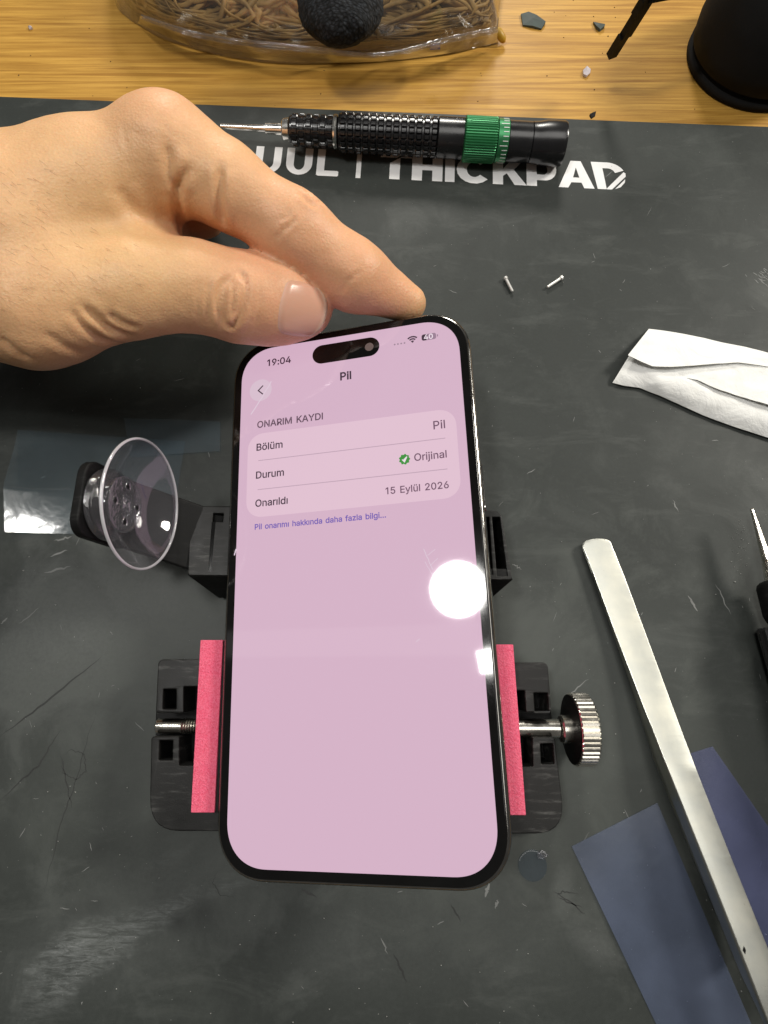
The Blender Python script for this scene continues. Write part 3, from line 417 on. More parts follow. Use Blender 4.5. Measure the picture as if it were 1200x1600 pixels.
# ------------------------------------------------------------------ screwdriver across the top of the mat
sa, sb = at(345, 197, 7.6), at(880, 225.5, 7.6); SL = (sb - sa).length
def su(u): return (u - 345) / 535 * SL
drv = thing('precision_screwdriver', 'black precision screwdriver with green ring lying over the white mat lettering', 'screwdriver', (sb.x, sb.y, 0))
MX = frame(sa, sb)
def lathe(name, prof, mat, parent, n=48, fn=None, MX_=None, ang=32, label=None):
    return MB().lathe([(x, r_) for x, r_ in prof], MX_ or MX, n, fn).build(name, mat, parent, ang=ang, label=label)
lathe('bit', [(-.2, .35), (0, .8), (5, .95), (su(417), 1.15)], M['chrome'], drv, 20)
lathe('bit_sleeve', [(su(415), 1.2), (su(416), 1.75), (su(441), 1.95), (su(442), 3.0), (su(444), 3.5), (su(453), 3.9), (su(454), 3.2)], M['chrome'], drv, 32)
def dia(i, k, a, r_):
    return r_
def knurl(x0, x1, r_, nx, na, dx=8, da=4, depth=.55, gap=.28, shift=True):
    """raised blocks round a cylinder: (profile, radius function)"""
    prof = []; st = []
    for i in range(nx):
        a = x0 + (x1-x0)*i/nx; b = x0 + (x1-x0)*(i+1)/nx; g = (b-a)*gap
        for x, on in ((a, 0), (a+g*.6, 0), (a+g, 1), (b-g*.4, 1)): prof.append((x, r_)); st.append((on, i))
    prof.append((x1, r_)); st.append((0, nx))
    def fn(i, k, a, rr):
        on, row = st[i]; ph = (k + (da//2 if (shift and row % 2) else 0)) % da
        return rr if (on and ph != 0 and (da < 6 or ph != da-1)) else rr - depth
    return prof, fn
pr, fn = knurl(su(457), su(523), 5.35, 6, 24, da=6, depth=.65)
lathe('knurled_collar', [(su(453), 3.9), (su(455), 4.5)] + pr, M['anod'], drv, 84, lambda i, k, a, r_: fn(i-2, k, a, r_) if i > 1 else r_, ang=20)
lathe('collar_ring', [(su(523), 4.5), (su(523.3), 5.6), (su(526), 5.8), (su(529), 5.5), (su(531), 4.6)], M['chrome'], drv)
pr, fn2 = knurl(su(532), su(684), 6.75, 13, 20, da=5, depth=.7, gap=.34, shift=False)
lathe('ribbed_grip', [(su(531), 4.8)] + pr + [(su(685), 4.8)], M['anod'], drv, 110, lambda i, k, a, r_: fn2(i-1, k, a, r_) if 0 < i <= len(pr) else r_, ang=20)
lathe('sleeve', [(su(684.5), 5), (su(685), 6.55), (su(686), 6.8), (su(724), 6.8), (su(725), 6.5)], M['anod'], drv, 64)
gp = [(su(725), 6.6), (su(726), 7.2), (su(727), 7.55), (su(773), 7.55), (su(775), 7.2), (su(776), 6.7)]
lathe('green_grip_ring', gp, M['green'], drv, 156, lambda i, k, a, r_: r_ - (.38 if (k % 3 == 0 and 0 < i < 5) else 0), ang=18)
lathe('scale_ring', [(su(776), 6.5), (su(776.3), 7.2), (su(792), 7.1), (su(793), 6.5)], M['green'], drv, 64)
mb = MB()
for k in range(30):
    a = 2*math.pi*k/30; Q = MX @ Matrix.Rotation(a, 4, 'X'); ln = 8 if k % 5 else 0
    mb.box((su(783 if ln else 779), -.13, 7.05), (su(791), .13, 7.24), Q)
mb.build('scale_tick', M['white_paint'], drv)['kind'] = 'stuff'
lathe('end_sleeve', [(su(793), 6.2), (su(793.4), 6.75), (su(828), 6.7), (su(829), 6.4)], M['anod'], drv, 64)
lathe('end_cap', [(su(829), 6.4), (su(829.5), 6.75), (su(838), 6.85), (su(850), 7.4), (su(864), 7.55), (su(877), 7.5), (su(880), 7.1), (su(880.8), 5.5)], M['anod'], drv, 64)

# ------------------------------------------------------------------ phone holder: rear bar, two jaws, pads, screw, suction arm
hold = thing('phone_holder', 'black plastic clamp holder with red pads and steel screw under the phone', 'phone holder', at(560, 1150, 0))
def px(pts, z): return [tuple(at(u, v_, z).xy) for u, v_ in pts]
def plate(name, loops, rads, z0, z1, mat, parent, bevel=.4, world=True, label=None):
    lp = [round_poly(px(p, z1) if world else p, r_, 7) for p, r_ in zip(loops, rads)]
    v, f = outline_mesh(lp, z0, z1, bevel); o = obj(name, v, f, mat, parent, world); sharp(o, 35)
    if label: o['label'] = label
    return o
JZ = 14
jl = plate('jaw', [[(247,1030), (345,1030), (345,1299), (233,1299), (236,1151), (280,1151), (280,1196), (312,1196), (312,1073), (287,1073), (287,1114), (243,1114)],
              [(255,1077), (275,1077), (275,1108), (254,1108)], [(249,1157), (270,1157), (269,1188), (248,1188)]],
      [(1.6,0,0,8.5,.8,.5,.4,.4,.4,.4,.5,.8), .3, .3], 3.5, JZ, M['jaw'], hold, .35, label='left jaw of the holder with a notch for the screw rod')
plate('jaw_floor', [[(250,1034), (345,1034), (345,1292), (242,1292), (243,1120)]], [(1.6,0,0,8,.8)], .4, 3.6, M['black'], jl, .3)
jr = plate('jaw', [[(786,1035), (856,1035), (862,1113), (822,1113), (820,1079), (805,1079), (808,1198), (833,1198), (832,1152), (867,1152), (885,1303), (786,1303)],
              [(834,1083), (856,1083), (858,1112), (836,1112)], [(844,1162), (864,1162), (866,1194), (846,1194)]],
      [(0,1.6,.8,.4,.4,.4,.4,.4,.5,.8,8.5,0), .3, .3], 3.5, JZ, M['jaw'], hold, .35, label='right jaw of the holder beside the knurled knob')
plate('jaw_floor', [[(786,1040), (852,1040), (862,1120), (876,1296), (786,1296)]], [(0,1.6,.8,8,0)], .4, 3.6, M['black'], jr, .3)
# base bar between the jaws and the rear bar (under the phone)
a_, b_ = at(420, 1296, 8), at(712, 850, 8); mb = MB().box((a_.x, a_.y+2, .5), (b_.x, b_.y, 8)); mb.build('base_bar', M['black'], hold)
PZ0, PZ1 = 14.2, 21.5
def pad_box(name, q, z0, z1, mat, parent, inset=0):
    p = px(q, z1); c = Vector((sum(x for x, y in p)/4, sum(y for x, y in p)/4))
    p = [tuple(c + (Vector(i) - c) * (1-inset)) for i in p]
    v, f = outline_mesh([round_poly(p, .25, 3)], z0, z1, .18); o = obj(name, v, f, mat, parent); return sharp(o, 50)
def foam():
    t = NT('red_foam'); c = t.coords(); n1 = t.noise(c, 2.2, 4, .7); n2 = t.noise(c, .2, 3); n3 = t.noise(c, 6, 3)
    col = t.mix(t.ramp(n1, .30, .62), (.84, .06, .145), (1.0, .20, .32)); col = t.mix(t.ramp(n2, .35, .7, 0, .35), col, (1.0, .21, .29))
    return t.set(color=col, rough=.95, normal=t.bump(n3, .6, .0003, t.bump(n1, .8, .0005)), spec=.15)
M['foam'] = foam()
padl = pad_box('foam_pad', [(313,1000), (348,1000), (335,1270), (298,1270)], PZ0 + .9, PZ1, M['foam'], hold); padl['label'] = 'left red foam pad of the holder'
padr = pad_box('foam_pad', [(769,1007), (802,1007), (822,1274), (790,1274)], PZ0 + .9, PZ1, M['foam'], hold); padr['label'] = 'right red foam pad of the holder'
pad_box('pad_wall', [(315,1000), (348,1000), (336,1268), (301,1268)], 6, PZ0 + .88, M['black'], hold, .04)
pad_box('pad_wall', [(771,1008), (800,1008), (819,1272), (791,1272)], 6, PZ0 + .88, M['black'], hold, .04)
pad_box('jaw_plate', [(348.5,1001),(353.5,1001),(341,1270),(335.5,1270)], 6, 20.6, M['black'], hold)
pad_box('jaw_plate', [(763,1008),(768.5,1008),(789.5,1272),(784,1272)], 6, 20.6, M['black'], hold)
# screw rod and knob
ra, rb = at(245, 1134, 10), at(878, 1138, 10); MR = frame(ra, rb); RL = (rb-ra).length
prof = [(0, 1.6), (.3, 2.0), (su(345)+7, 2.0)]
x = 7.2
while x < 14: prof += [(x, 1.9), (x + .35, 2.15)]; x += .7
prof += [(15, 2.1), (RL - 13, 2.1), (RL - 12.6, 2.45), (RL - 1, 2.45)]
rod = MB().lathe(prof, MR, 32).build('screw_rod', M['nickel'], hold, ang=35)
ka, kb = at(891, 1139, 10.1), at(921.5, 1139, 10.1); MK = frame(ka, kb); KW = (kb-ka).length; ca = at(874, 1138, 10.1); ofs = -(ka-ca).length
kn = MB().lathe([(0, 3), (0, 8.8), (.35, 9.35), (.6, 9.6), (KW-.5, 9.6), (KW-.1, 9.1), (KW, 8.6)], MK, 176,
      lambda i, k, a, r_: r_ - (.34 if (k % 4 in (0,) and 2 < i < 6) else 0)).build('knob', M['nickel'], hold, ang=18)
MB().lathe([(-.06, 3.5), (-.05, 8.9), (.02, 9.2)], MK, 64).build('knob_face', M['black'], kn, ang=30)
MB().lathe([(ofs, 2.3), (ofs+.2, 3.4), (ofs+.6, 3.7), (.2, 3.7)], MK, 40).build('knob_collar', M['nickel'], kn, ang=35)
# rear bar
BZ = 20
rb_ = plate('rear_bar', [[(298,790), (783,797), (801,906), (293,899)], [(752,808), (764,808), (770,898), (757,898)], [(769,808), (781,808), (793,900), (777,900)], [(333,802), (349,802), (348,815), (332,815)]],
        [(2.5, 3, .8, .8), .2, .2, .2], 4, BZ, M['jaw'], hold, .3)
q = [at(293.5, 898.6, BZ-.3), at(801, 905.6, BZ-.3), at(774, 906, BZ-.3), at(318, 900, BZ-.3)]
w_ = [q[0], q[1], Vector((q[2].x, q[2].y - 4.6, 3)), Vector((q[3].x, q[3].y - 4.2, 3)), q[0] + Vector((1, 3, 0)), q[1] + Vector((-1, 3, 0)), Vector((q[2].x, q[2].y + 2, 3)), Vector((q[3].x, q[3].y + 2, 3))]
MB().add(w_, [(0, 3, 2, 1), (0, 4, 7, 3), (1, 2, 6, 5), (4, 5, 6, 7), (3, 7, 6, 2), (0, 1, 5, 4)]).build('front_skirt', M['black'], rb_)
mb = MB(); g0 = px([(331,815.5), (337,815.5), (330,893), (325,893)], BZ)
mb.add([(*q, BZ+.02) for q in g0], [(0, 3, 2, 1)]); mb.build('groove', M['glass_black'], rb_)
a_, b_ = at(300, 880, BZ), at(790, 810, BZ); MB().box((a_.x+1, a_.y, .4), (b_.x-1, b_.y, 4.2)).build('bar_foot', M['black'], rb_)
# suction arm: sloping slab, end plate, bolt, clear cup
A0, A1 = at(326, 846, 18), at(166, 791, 30)
MA = frame(A0, A1); AL = (A1-A0).length
ov = round_poly([(-2, -9.3), (AL+2.0, -9.0), (AL+2.0, 9.0), (-2, 9.3)], (0, 3, 3, 0), 6)
v, f = outline_mesh([ov], -5.5, 0, .6); v = [MA @ p for p in v]
arm = sharp(obj('suction_arm', v, f, M['black'], hold), 35)
TH = R(9.5); ax = Vector((math.cos(TH), -.02, math.sin(TH))).normalized()
pc = at(166, 789, 38); MC = frame(pc, pc + ax) @ Matrix.Diagonal((.78, 1, 1, 1))
v, f = outline_mesh([round_rect(19.5, 22, 4.5, 6)], -3.2, 0, .6)
v = [MC @ Vector((p.z, p.x, p.y - 1.5)) for p in v]
sharp(obj('end_plate', v, f, M['black'], arm), 35)
MB().lathe([(-6.2, 1.2), (-6.0, 1.9), (-4.6, 2.0), (-4.4, 1.5), (-3, 1.5)], MC, 12).build('bolt', M['nickel'], arm, ang=30)
MB().lathe([(.1, 7.0), (.2, 9.2), (1.0, 9.4), (1.6, 8.6), (2.0, 8.6), (2.6, 9.2), (3.2, 8.8), (3.8, 7.0), (5.0, 6.6), (5.6, 6.4)], MC, 64, cap=False).build('cup_base', M['clear_hub'], arm, smooth=True)
hubm = MB().lathe([(5.7, .5), (5.75, 6.9), (6.3, 7.3), (7.0, 7.2), (7.3, 6.8), (7.35, .4)], MC, 64).build('cup_hub', M['clear_hub'], arm, ang=40)
for k in range(5):
    a = R(90*k + 4); c_ = Vector((0, 4.6*math.cos(a), 4.6*math.sin(a))) if k < 4 else Vector((0, 0, 0)); Q = MC @ Matrix.Translation(c_)
    if k < 4: MB().lathe([(7.36, .45), (7.5, 1.0), (7.62, 1.12), (7.5, 1.2), (7.36, 1.25)], Q, 16, cap=False).build('hub_hole_rim', M['clear_hub'], arm, smooth=True); MB().lathe([(7.37, .05), (7.39, .95)], Q, 16).build('hub_hole', M['anod'], arm)
    else: MB().lathe([(7.36, 2.4), (7.6, 2.3), (7.6, 1.9), (7.4, 1.6), (7.7, 1.0), (7.5, .3)], Q, 10, lambda i, k_, a_, r_: r_*(1+.12*math.sin(k_*2.3))).build('hub_boss', M['clear_hub'], arm)
cup = [(4.8, 6.4), (5.2, 7.6), (6.2, 9.6), (7.8, 11.8), (9.6, 13.7), (11.4, 15.3), (13.0, 16.6)]
MB().lathe(cup + [(13.35, 16.75), (13.2, 16.1)] + [(x + .55, r_ - .45) for x, r_ in cup[::-1][1:]], MC, 96, lambda i, k, a, r_: r_*(1 + .006*math.sin(2*a) + .004*math.sin(5*a+1)), cap=False).build('suction_cup', M['clear_cup'], arm, smooth=True)
MB().tube([MC @ Vector((13.25, 16.5*math.cos(a), 16.5*math.sin(a))) for a in [2*math.pi*k/96 for k in range(96)]], .42, 10, True).build('cup_rim', M['clear_rim'], arm, smooth=True)

# ------------------------------------------------------------------ phone
PR = Matrix(((.97318, -.03531, -.22731), (.03567, .99936, -.00255), (.22725, -.00562, .97382)))
phone = thing('phone', 'smartphone with a lit pink settings screen, tilted in the red-padded holder', 'phone', (-8.766, 23.839, 32.0), PR)
SW, SH = 65.1, 139.0
PW, PH = SW + 2*3.05, SH + 2*3.05
v, f = outline_mesh([round_rect(PW, PH, 13.2, 16, p=2.25)], -8.2, -.28, 1.15, 5); sharp(obj('frame', v, f, M['frame'], phone, False), 50)
v, f = outline_mesh([round_rect(PW-1.7, PH-1.7, 12.4, 16, p=2.25)], -1.6, 0, .32, 4); sharp(obj('front_glass', v, f, M['glass_black'], phone, False), 50)
for (x0, y0, y1) in ((PW/2, 14, 27), (-PW/2, 30, 37), (-PW/2, 18, 26), (-PW/2, 7, 15)):
    v, f = outline_mesh([round_rect(2.2, y1-y0, 1.05, 5)], -.2, .25, .1)
    s_ = math.copysign(1, x0); obj('side_button', [(x0 + s_*p.z, (y0+y1)/2 + p.y, -4.2 + p.x) for p in v], [q[::-1] for q in f] if s_ < 0 else f, M['frame'], phone, False)
def screen_mat(name, col, strength=1.0): return glow(name, col, strength, .03, .035, .5)
BG, CARD = (.64, .425, .55), (.725, .51, .615)
M['scr'] = screen_mat('screen_background', BG); M['card'] = screen_mat('screen_card', CARD); M['ink'] = screen_mat('screen_ink', (.035, .012, .032))
M['ink2'] = screen_mat('screen_grey_ink', (.14, .065, .115)); M['ink3'] = screen_mat('screen_heading_ink', (.10, .05, .085)); M['blue_ink'] = screen_mat('screen_link_blue', (.15, .09, .42)); M['line'] = screen_mat('screen_divider', (.48, .33, .42))
M['tick'] = screen_mat('screen_badge_green', (.03, .27, .03)); M['scr_white'] = screen_mat('screen_white', (.85, .72, .80)); M['dotgrey'] = screen_mat('screen_grey', (.33, .22, .29)); M['isl'] = screen_mat('camera_island_black', (0, 0, 0)); M['isl'].node_tree.nodes['Principled BSDF'].inputs[0].default_value = (.003, .003, .003, 1)
M['button'] = screen_mat('screen_round_button', (.66, .50, .60)); M['batt'] = screen_mat('screen_battery_grey', (.30, .19, .27))
def resample_pts(P, n):
    out = []
    for k in range(n):
        t = k/(n-1)*(len(P)-1); i = min(int(t), len(P)-2); f_ = t-i
        out.append((P[i][0]*(1-f_) + P[i+1][0]*f_ + .06*math.sin(k*2.7), P[i][1]*(1-f_) + P[i+1][1]*f_ + .06*math.cos(k*1.9)))
    return out
def flat(name, loops, z0, z1, mat, parent):
    v, f = outline_mesh(loops, z0, z1); return obj(name, v, f, mat, parent, False)
scr = flat('screen', [round_rect(SW, SH, 10.6, 18, p=2.25)], .004, .012, M['scr'], phone)
flat('settings_card', [round_rect(60.1, 25.0, 5.0, 10, .1, 29.6, 2.2)], .013, .018, M['card'], scr)
for y in (33.8, 25.12): flat('divider_line', [[(-26.6, y-.11), (27.0, y-.11), (27.0, y+.11), (-26.6, y+.11)]], .019, .023, M['line'], scr)
circ = lambda x, y, r_, n=32: [(x + r_*math.cos(2*math.pi*k/n), y + r_*math.sin(2*math.pi*k/n)) for k in range(n)]
flat('back_button', [circ(-26.4, 55.9, 3.5, 40)], .013, .018, M['button'], scr)
chev = [(-25.65, 57.3), (-27.15, 55.9), (-25.65, 54.5)]
def stroke(pts, wd):
    P = [Vector(p) for p in pts]; L_, R_ = [], []
    for i, p in enumerate(P):
        d = (P[min(i+1, len(P)-1)] - P[max(i-1, 0)]).normalized(); n_ = Vector((-d.y, d.x)); k = wd/2
        if 0 < i < len(P)-1:
            d1 = (P[i]-P[i-1]).normalized(); k = wd/2/max(.3, abs(d.dot(d1)))
        L_.append(tuple(p + n_*k)); R_.append(tuple(p - n_*k))
    return L_ + R_[::-1]
flat('back_chevron', [stroke(chev, .36)], .019, .023, M['ink'], scr)
GL = json.loads(GLYPHS)
def text_loops(s, x0, y0, x1, bold=0.0):
    adv = 0; raw = []
    for ch in s:
        if ch == ' ': adv += 270; continue
        a, cs = GL[ch]
        for c in cs: raw.append([(adv + c[i], c[i+1]) for i in range(0, len(c), 2) if i == 0 or math.hypot(c[i]-c[i-2], c[i+1]-c[i-1]) > 4])
        adv += a
    xs = [p[0] for c in raw for p in c]; k = (x1 - x0) / (max(xs) - min(xs)); m = min(xs)
    return [[(x0 + (p[0]-m)*k, y0 + p[1]*k) for p in c] for c in raw]
def text(name, s, x0, x1, y0, mat, bold=0.0):
    loops = text_loops(s, x0, y0, x1)
    area = lambda c: sum(a[0]*b[1] - b[0]*a[1] for a, b in zip(c, c[1:] + c[:1]))
    def inside(p, c):
        r_ = False
        for a, b in zip(c, c[1:] + c[:1]):
            if (a[1] > p[1]) != (b[1] > p[1]) and p[0] < (b[0]-a[0])*(p[1]-a[1])/(b[1]-a[1]) + a[0]: r_ = not r_
        return r_
    big = max(loops, key=lambda c: abs(area(c))); sg = 1 if area(big) > 0 else -1
    outer = [c for c in loops if area(c)*sg > 0]; holes = [c for c in loops if area(c)*sg <= 0]
    V, F_ = [], []
    for i, oc in enumerate(outer):
        v, f = fill_loops([oc] + [h for h in holes if inside(h[0], oc)], bold); n = len(V)
        V += [(x, y, .021 + .0012*(i % 4) + z) for x, y, z in v]; F_ += [[q + n for q in g] for g in f]
    return obj(name, V, F_, mat, scr, False)
def fill_loops(loops, bold):
    cu = bpy.data.curves.new('tmp', 'CURVE'); cu.dimensions = '2D'; cu.fill_mode = 'BOTH'; cu.extrude = .0004; cu.offset = bold
    for lp in loops:
        sp = cu.splines.new('POLY'); sp.points.add(len(lp)-1); sp.use_cyclic_u = True
        for p, q in zip(sp.points, lp): p.co = (*q, 0, 1)
    o = bpy.data.objects.new('tmp', cu); COL.objects.link(o); dg = bpy.context.evaluated_depsgraph_get(); dg.update()
    me = bpy.data.meshes.new_from_object(o.evaluated_get(dg)); v = [tuple(p.co) for p in me.vertices]; f = [list(q.vertices) for q in me.polygons]
    bpy.data.objects.remove(o); bpy.data.curves.remove(cu); bpy.data.meshes.remove(me)
    return v, f
text('clock_text', '19:04', -24.4, -17.0, 63.5, M['ink'], .07)
text('title_text', 'Pil', -1.75, 1.35, 55.3, M['ink'], .11)
text('heading_text', 'ONARIM KAYDI', -27.15, -7.2, 43.95, M['ink3'], .06)
text('row_label', 'Bölüm', -27.2, -19.3, 36.9, M['ink'], .055)
text('row_label', 'Durum', -27.15, -18.8, 28.45, M['ink'], .055)
text('row_label', 'Onarıldı', -27.15, -17.6, 20.15, M['ink'], .055)
text('row_value', 'Pil', 24.05, 27.1, 36.7, M['ink2'], .045)
text('row_value', 'Orijinal', 18.4, 27.0, 28.35, M['ink2'], .045)
text('row_value', '15 Eylül 2026', 10.25, 27.0, 19.9, M['ink2'], .045)
text('link_text', 'Pil onarımı hakkında daha fazla bilgi…', -27.15, 10.0, 13.6, M['blue_ink'], .05)
text('battery_number', '40', 22.95, 25.4, 64.05, M['scr_white'], .05).location.z = .00001
flat('battery_icon', [round_rect(4.1, 1.95, .6, 6, 24.3, 64.75)], .0125, .0155, M['batt'], scr)
bl = round_rect(1.7, 1.95, .6, 6, 23.1, 64.75); flat('battery_level', [bl], .016, .0185, M['ink'], scr)
flat('battery_tip', [round_rect(.3, .7, .14, 3, 26.75, 64.75)], .0125, .0155, M['batt'], scr)
for k in range(4): flat('signal_dot', [circ(14.45 + .95*k, 64.0, .27, 10)], .013, .017, M['dotgrey'], scr)
for r_ in (1.85, 1.15): 
    flat('wifi_arc', [[(19.6 + q*math.cos(R(a)), 63.75 + q*math.sin(R(a))) for q, rng_ in ((r_+.22, range(45, 136, 9)), (r_-.22, range(135, 44, -9))) for a in rng_]], .013, .017, M['ink'], scr)
flat('wifi_arc', [[(19.6, 63.62)] + [(19.6 + .68*math.cos(R(a)), 63.7 + .68*math.sin(R(a))) for a in range(45, 136, 15)]], .013, .017, M['ink'], scr)
flat('check_badge', [[(15.7 + (1.42 + .13*math.cos(9*a))*math.cos(a), 29.15 + (1.42 + .13*math.cos(9*a))*math.sin(a)) for a in [2*math.pi*k/90 for k in range(90)]]], .019, .022, M['tick'], scr)
flat('check_mark', [stroke([(15.05, 29.15), (15.5, 28.6), (16.4, 29.85)], .28)], .0225, .025, M['scr_white'], scr)
isl = flat('camera_island', [round_rect(20.2, 6.0, 2.99, 14, -.1, 64.55)], .013, .03, M['isl'], scr)
M['lens'] = NT('front_lens').set(color=(.16, .12, .115), rough=.25, spec=.5)
flat('front_lens', [circ(7.0, 64.55, 1.28, 28)], .031, .04, M['lens'], isl)
M['smear'] = screen_mat('dust_on_screen', (.55, .48, .52)); 
mb = MB()
for k in range(46):
    x, y, r_ = random.uniform(-32, 32), random.uniform(-69, 69), random.uniform(.04, .11)
    if k < 24: x, y = random.gauss(18, 2.2), random.gauss(-1, 3.5)
    mb.add([(x + r_*math.cos(q*2.1), y + r_*math.sin(q*2.1), .03) for q in range(3)], [(0, 1, 2)])
mb.build('screen_dust', M['smear'], scr, False)['kind'] = 'stuff'
def on_screen(u, v_):
    d = ray(u, v_); o_ = Vector((-8.766, 23.839, 32.0)); n_ = PR.col[2]; p = CAM + d*((o_ - CAM).dot(n_)/d.dot(n_)); q = PR.transposed() @ (p - o_); return q.x, q.y
M['scuff'] = screen_mat('screen_scuff', (.70, .56, .66))
mb = MB()
for pts, wd in (([(392,648),(410,620),(424,596)], .35), ([(662,858),(676,890)], .2), ([(668,868),(680,858)], .15), ([(672,884),(684,872)], .15), ([(664,878),(678,902)], .14), ([(676,896),(686,910)], .14), ([(366,868),(369,858)], .35), ([(650,1003),(656,998)], .15)):
    P_ = [on_screen(*p) for p in pts]; lp = stroke(resample_pts(P_, 7), wd); v, f = outline_mesh([lp], .024, .028); mb.add(v, f)
mb.build('screen_scuff', M['scuff'], scr, False)['kind'] = 'stuff'

# ------------------------------------------------------------------ tweezers
twz = thing('tweezers', 'flat broad steel tweezers lying diagonally across the blue film', 'tweezers', at(935, 860, 0))
LF = [(911.5,856),(928,899),(957,978),(984,1049),(1009,1114),(1033,1176),(1048,1214),(1090,1320),(1116,1385),(1144,1456),(1172,1527),(1190,1573),(1217,1640)]
RT = [(957,853),(976,900),(1006,980),(1032,1050),(1058,1120),(1082,1183),(1095,1217),(1135,1318),(1160,1380),(1188,1449),(1212,1508),(1233,1560),(1262,1640)]
ZT = [2.6, 2.8, 3.3, 4.3, 5.8, 7.6, 8.6, 10.2, 11.0, 11.9, 12.6, 13.0, 13.2]
FH = [.9, 1.3, 2.0, 3.2, 5.0, 7.0, 7.9, 8.1, 8.1, 7.9, 7.4, 5.0, 2.5]
def resample(P, n):
    out = []
    for k in range(n):
        t = k/(n-1)*(len(P)-1); i = min(int(t), len(P)-2); f_ = t - i
        p0, p1, p2, p3 = P[max(i-1, 0)], P[i], P[i+1], P[min(i+2, len(P)-1)]
        out.append(tuple(.5*((2*b) + (-a + c)*f_ + (2*a - 5*b + 4*c - d)*f_**2 + (-a + 3*b - 3*c + d)*f_**3) for a, b, c, d in zip(p0, p1, p2, p3)))
    return out
N = 40
lf, rt = resample(LF, N), resample(RT, N); zt = [x[0] for x in resample([(z,) for z in ZT], N)]; fh = [x[0] for x in resample([(z,) for z in FH], N)]
secs = []
for i in range(N):
    a = at(*lf[i], zt[i]); b = at(*rt[i], zt[i]); d = (b-a).normalized()
    secs.append((a, b, d, fh[i]))
# rounded broad end
a0, b0, d0, h0 = secs[0]; c0 = (a0+b0)/2; wv = (b0-a0).length/2; back = Vector((-d0.y, d0.x, 0))
caps = []
for k in range(1, 12):
    t = math.sin(k/11*math.pi/2); hw = max(.08, (1 - t**2.6)**(1/2.6))*wv; caps.append((c0 - d0*hw + back*2.7*t, c0 + d0*hw + back*2.7*t, d0, .9))
secs = caps[::-1] + secs
vs = []; fs = []
for a, b, d, h in secs:
    up = Vector((0, 0, 1)); ww = (b-a).length; h *= .52; e = min(.35 + max(0, h-1)*.05, ww*.2); ln = d*min(.9, h*.12)
    for p in (a - up*h - ln, a - up*(.35+e*.9) - ln*.5, a + d*e*.30 - up*e*.32, a + d*e, a.lerp(b, .35) + up*.10, a.lerp(b, .65) + up*.10, b - d*e, b - d*e*.3 - up*e*.3, b - up*.9, b - d*e - up*1.0, a + d*min(.9, ww*.3) - up*1.0, a + d*min(.8, ww*.3) - up*h): vs.append(p)
K = 12
for i in range(len(secs)-1):
    for k in range(K): fs.append((i*K+k, (i+1)*K+k, (i+1)*K+(k+1) % K, i*K+(k+1) % K))
fs += [tuple(range(K)), tuple((len(secs)-1)*K+k for k in range(K))[::-1]]
o = obj('upper_arm', vs, fs, M['steel'], twz); sharp(o, 40)
vs = []; fs = []
for i in range(0, N-4, 3):
    a, b = at(*lf[i], zt[i]), at(*rt[i], zt[i]); d = (b-a).normalized(); k_ = i/N; c = (a+b)/2 + d*(1.2*k_); hw = (b-a).length/2 - 1.2*k_ - .05; z0 = max(.15, zt[i] - fh[i] - .2); z1 = max(z0 + .7, zt[i] - fh[i]*.52 - .7)
    c.z = 0; ln = d*min(.9, fh[i]*.12); vs += [c - d*hw - ln + Vector((0,0,z0)), c + d*hw + Vector((0,0,z0)), c + d*hw + Vector((0,0,z1)), c - d*hw - ln*.6 + Vector((0,0,z1))]
for i in range(len(vs)//4 - 1):
    for k in range(4): fs.append((i*4+k, i*4+(k+1) % 4, (i+1)*4+(k+1) % 4, (i+1)*4+k))
fs += [(3, 2, 1, 0)]; n_ = len(vs)-4; fs += [(n_, n_+1, n_+2, n_+3)]
obj('lower_arm', vs, fs, M['steel'], twz)
p_ = [at(u, v_, 12.15) for u, v_ in ((1162, 1478), (1165, 1484), (1164, 1491), (1160, 1485))]
p_ = [q + Vector((0, 0, .17)) for q in p_]
obj('etched_mark', p_, [(0, 3, 2, 1)], M['black'], twz)

# ------------------------------------------------------------------ films, sticker, tissue, pins
def sheet(name, corners, zf, mat, label, cat, nu=24, nv=24, thick=.12, group=None):
    """a thin sheet over four pixel corners (top-left, top-right, bottom-right, bottom-left) on the mat; zf(s, t) is its height"""
    P = [at(u, v_, 0) for u, v_ in corners]; vs = []; fs = []
    for j in range(nv+1):
        for i in range(nu+1):
            s_, t_ = i/nu, j/nv; p = P[0]*(1-s_)*(1-t_) + P[1]*s_*(1-t_) + P[2]*s_*t_ + P[3]*(1-s_)*t_; p = p.copy(); p.z = zf(s_, t_); vs.append(p)
    for j in range(nv):
        for i in range(nu): a = j*(nu+1)+i; fs.append((a, a+nu+1, a+nu+2, a+1))
    o = obj(name, vs, fs, mat, None, smooth=True); rebase(o, (vs[0]+vs[-1])/2 * 1.0)
    return tag(o, label, cat, group)
sheet('clear_film', [(28, 672), (290, 690), (266, 833), (21, 836)], lambda s_, t_: .25 + 12*max(0, .5-s_)**1.5*(2 - t_)*min(1, t_/.6)**1.5 + .1*math.sin(9*s_+2*t_)*(1-t_) , M['clear_film'], 'crinkled clear plastic film on the mat under the suction cup arm', 'film')
sheet('clear_film', [(195, 655), (345, 660), (345, 706), (205, 716)], lambda s_, t_: .75 + .4*math.sin(3*s_)**2, M['clear_film'], 'dim clear film strip on the mat between the hand and the suction cup', 'film', 10, 10)
sheet('blue_film', [(893, 1322), (1026, 1254), (1190, 1640), (1044, 1640)], lambda s_, t_: .22 + .5*max(0, .15-s_)*4*max(0, .5-abs(t_-.45)) + .25*math.sin(4*t_+s_)**2, M['blue_film'], 'greyish blue plastic film lying on the mat left of the tweezers', 'film')
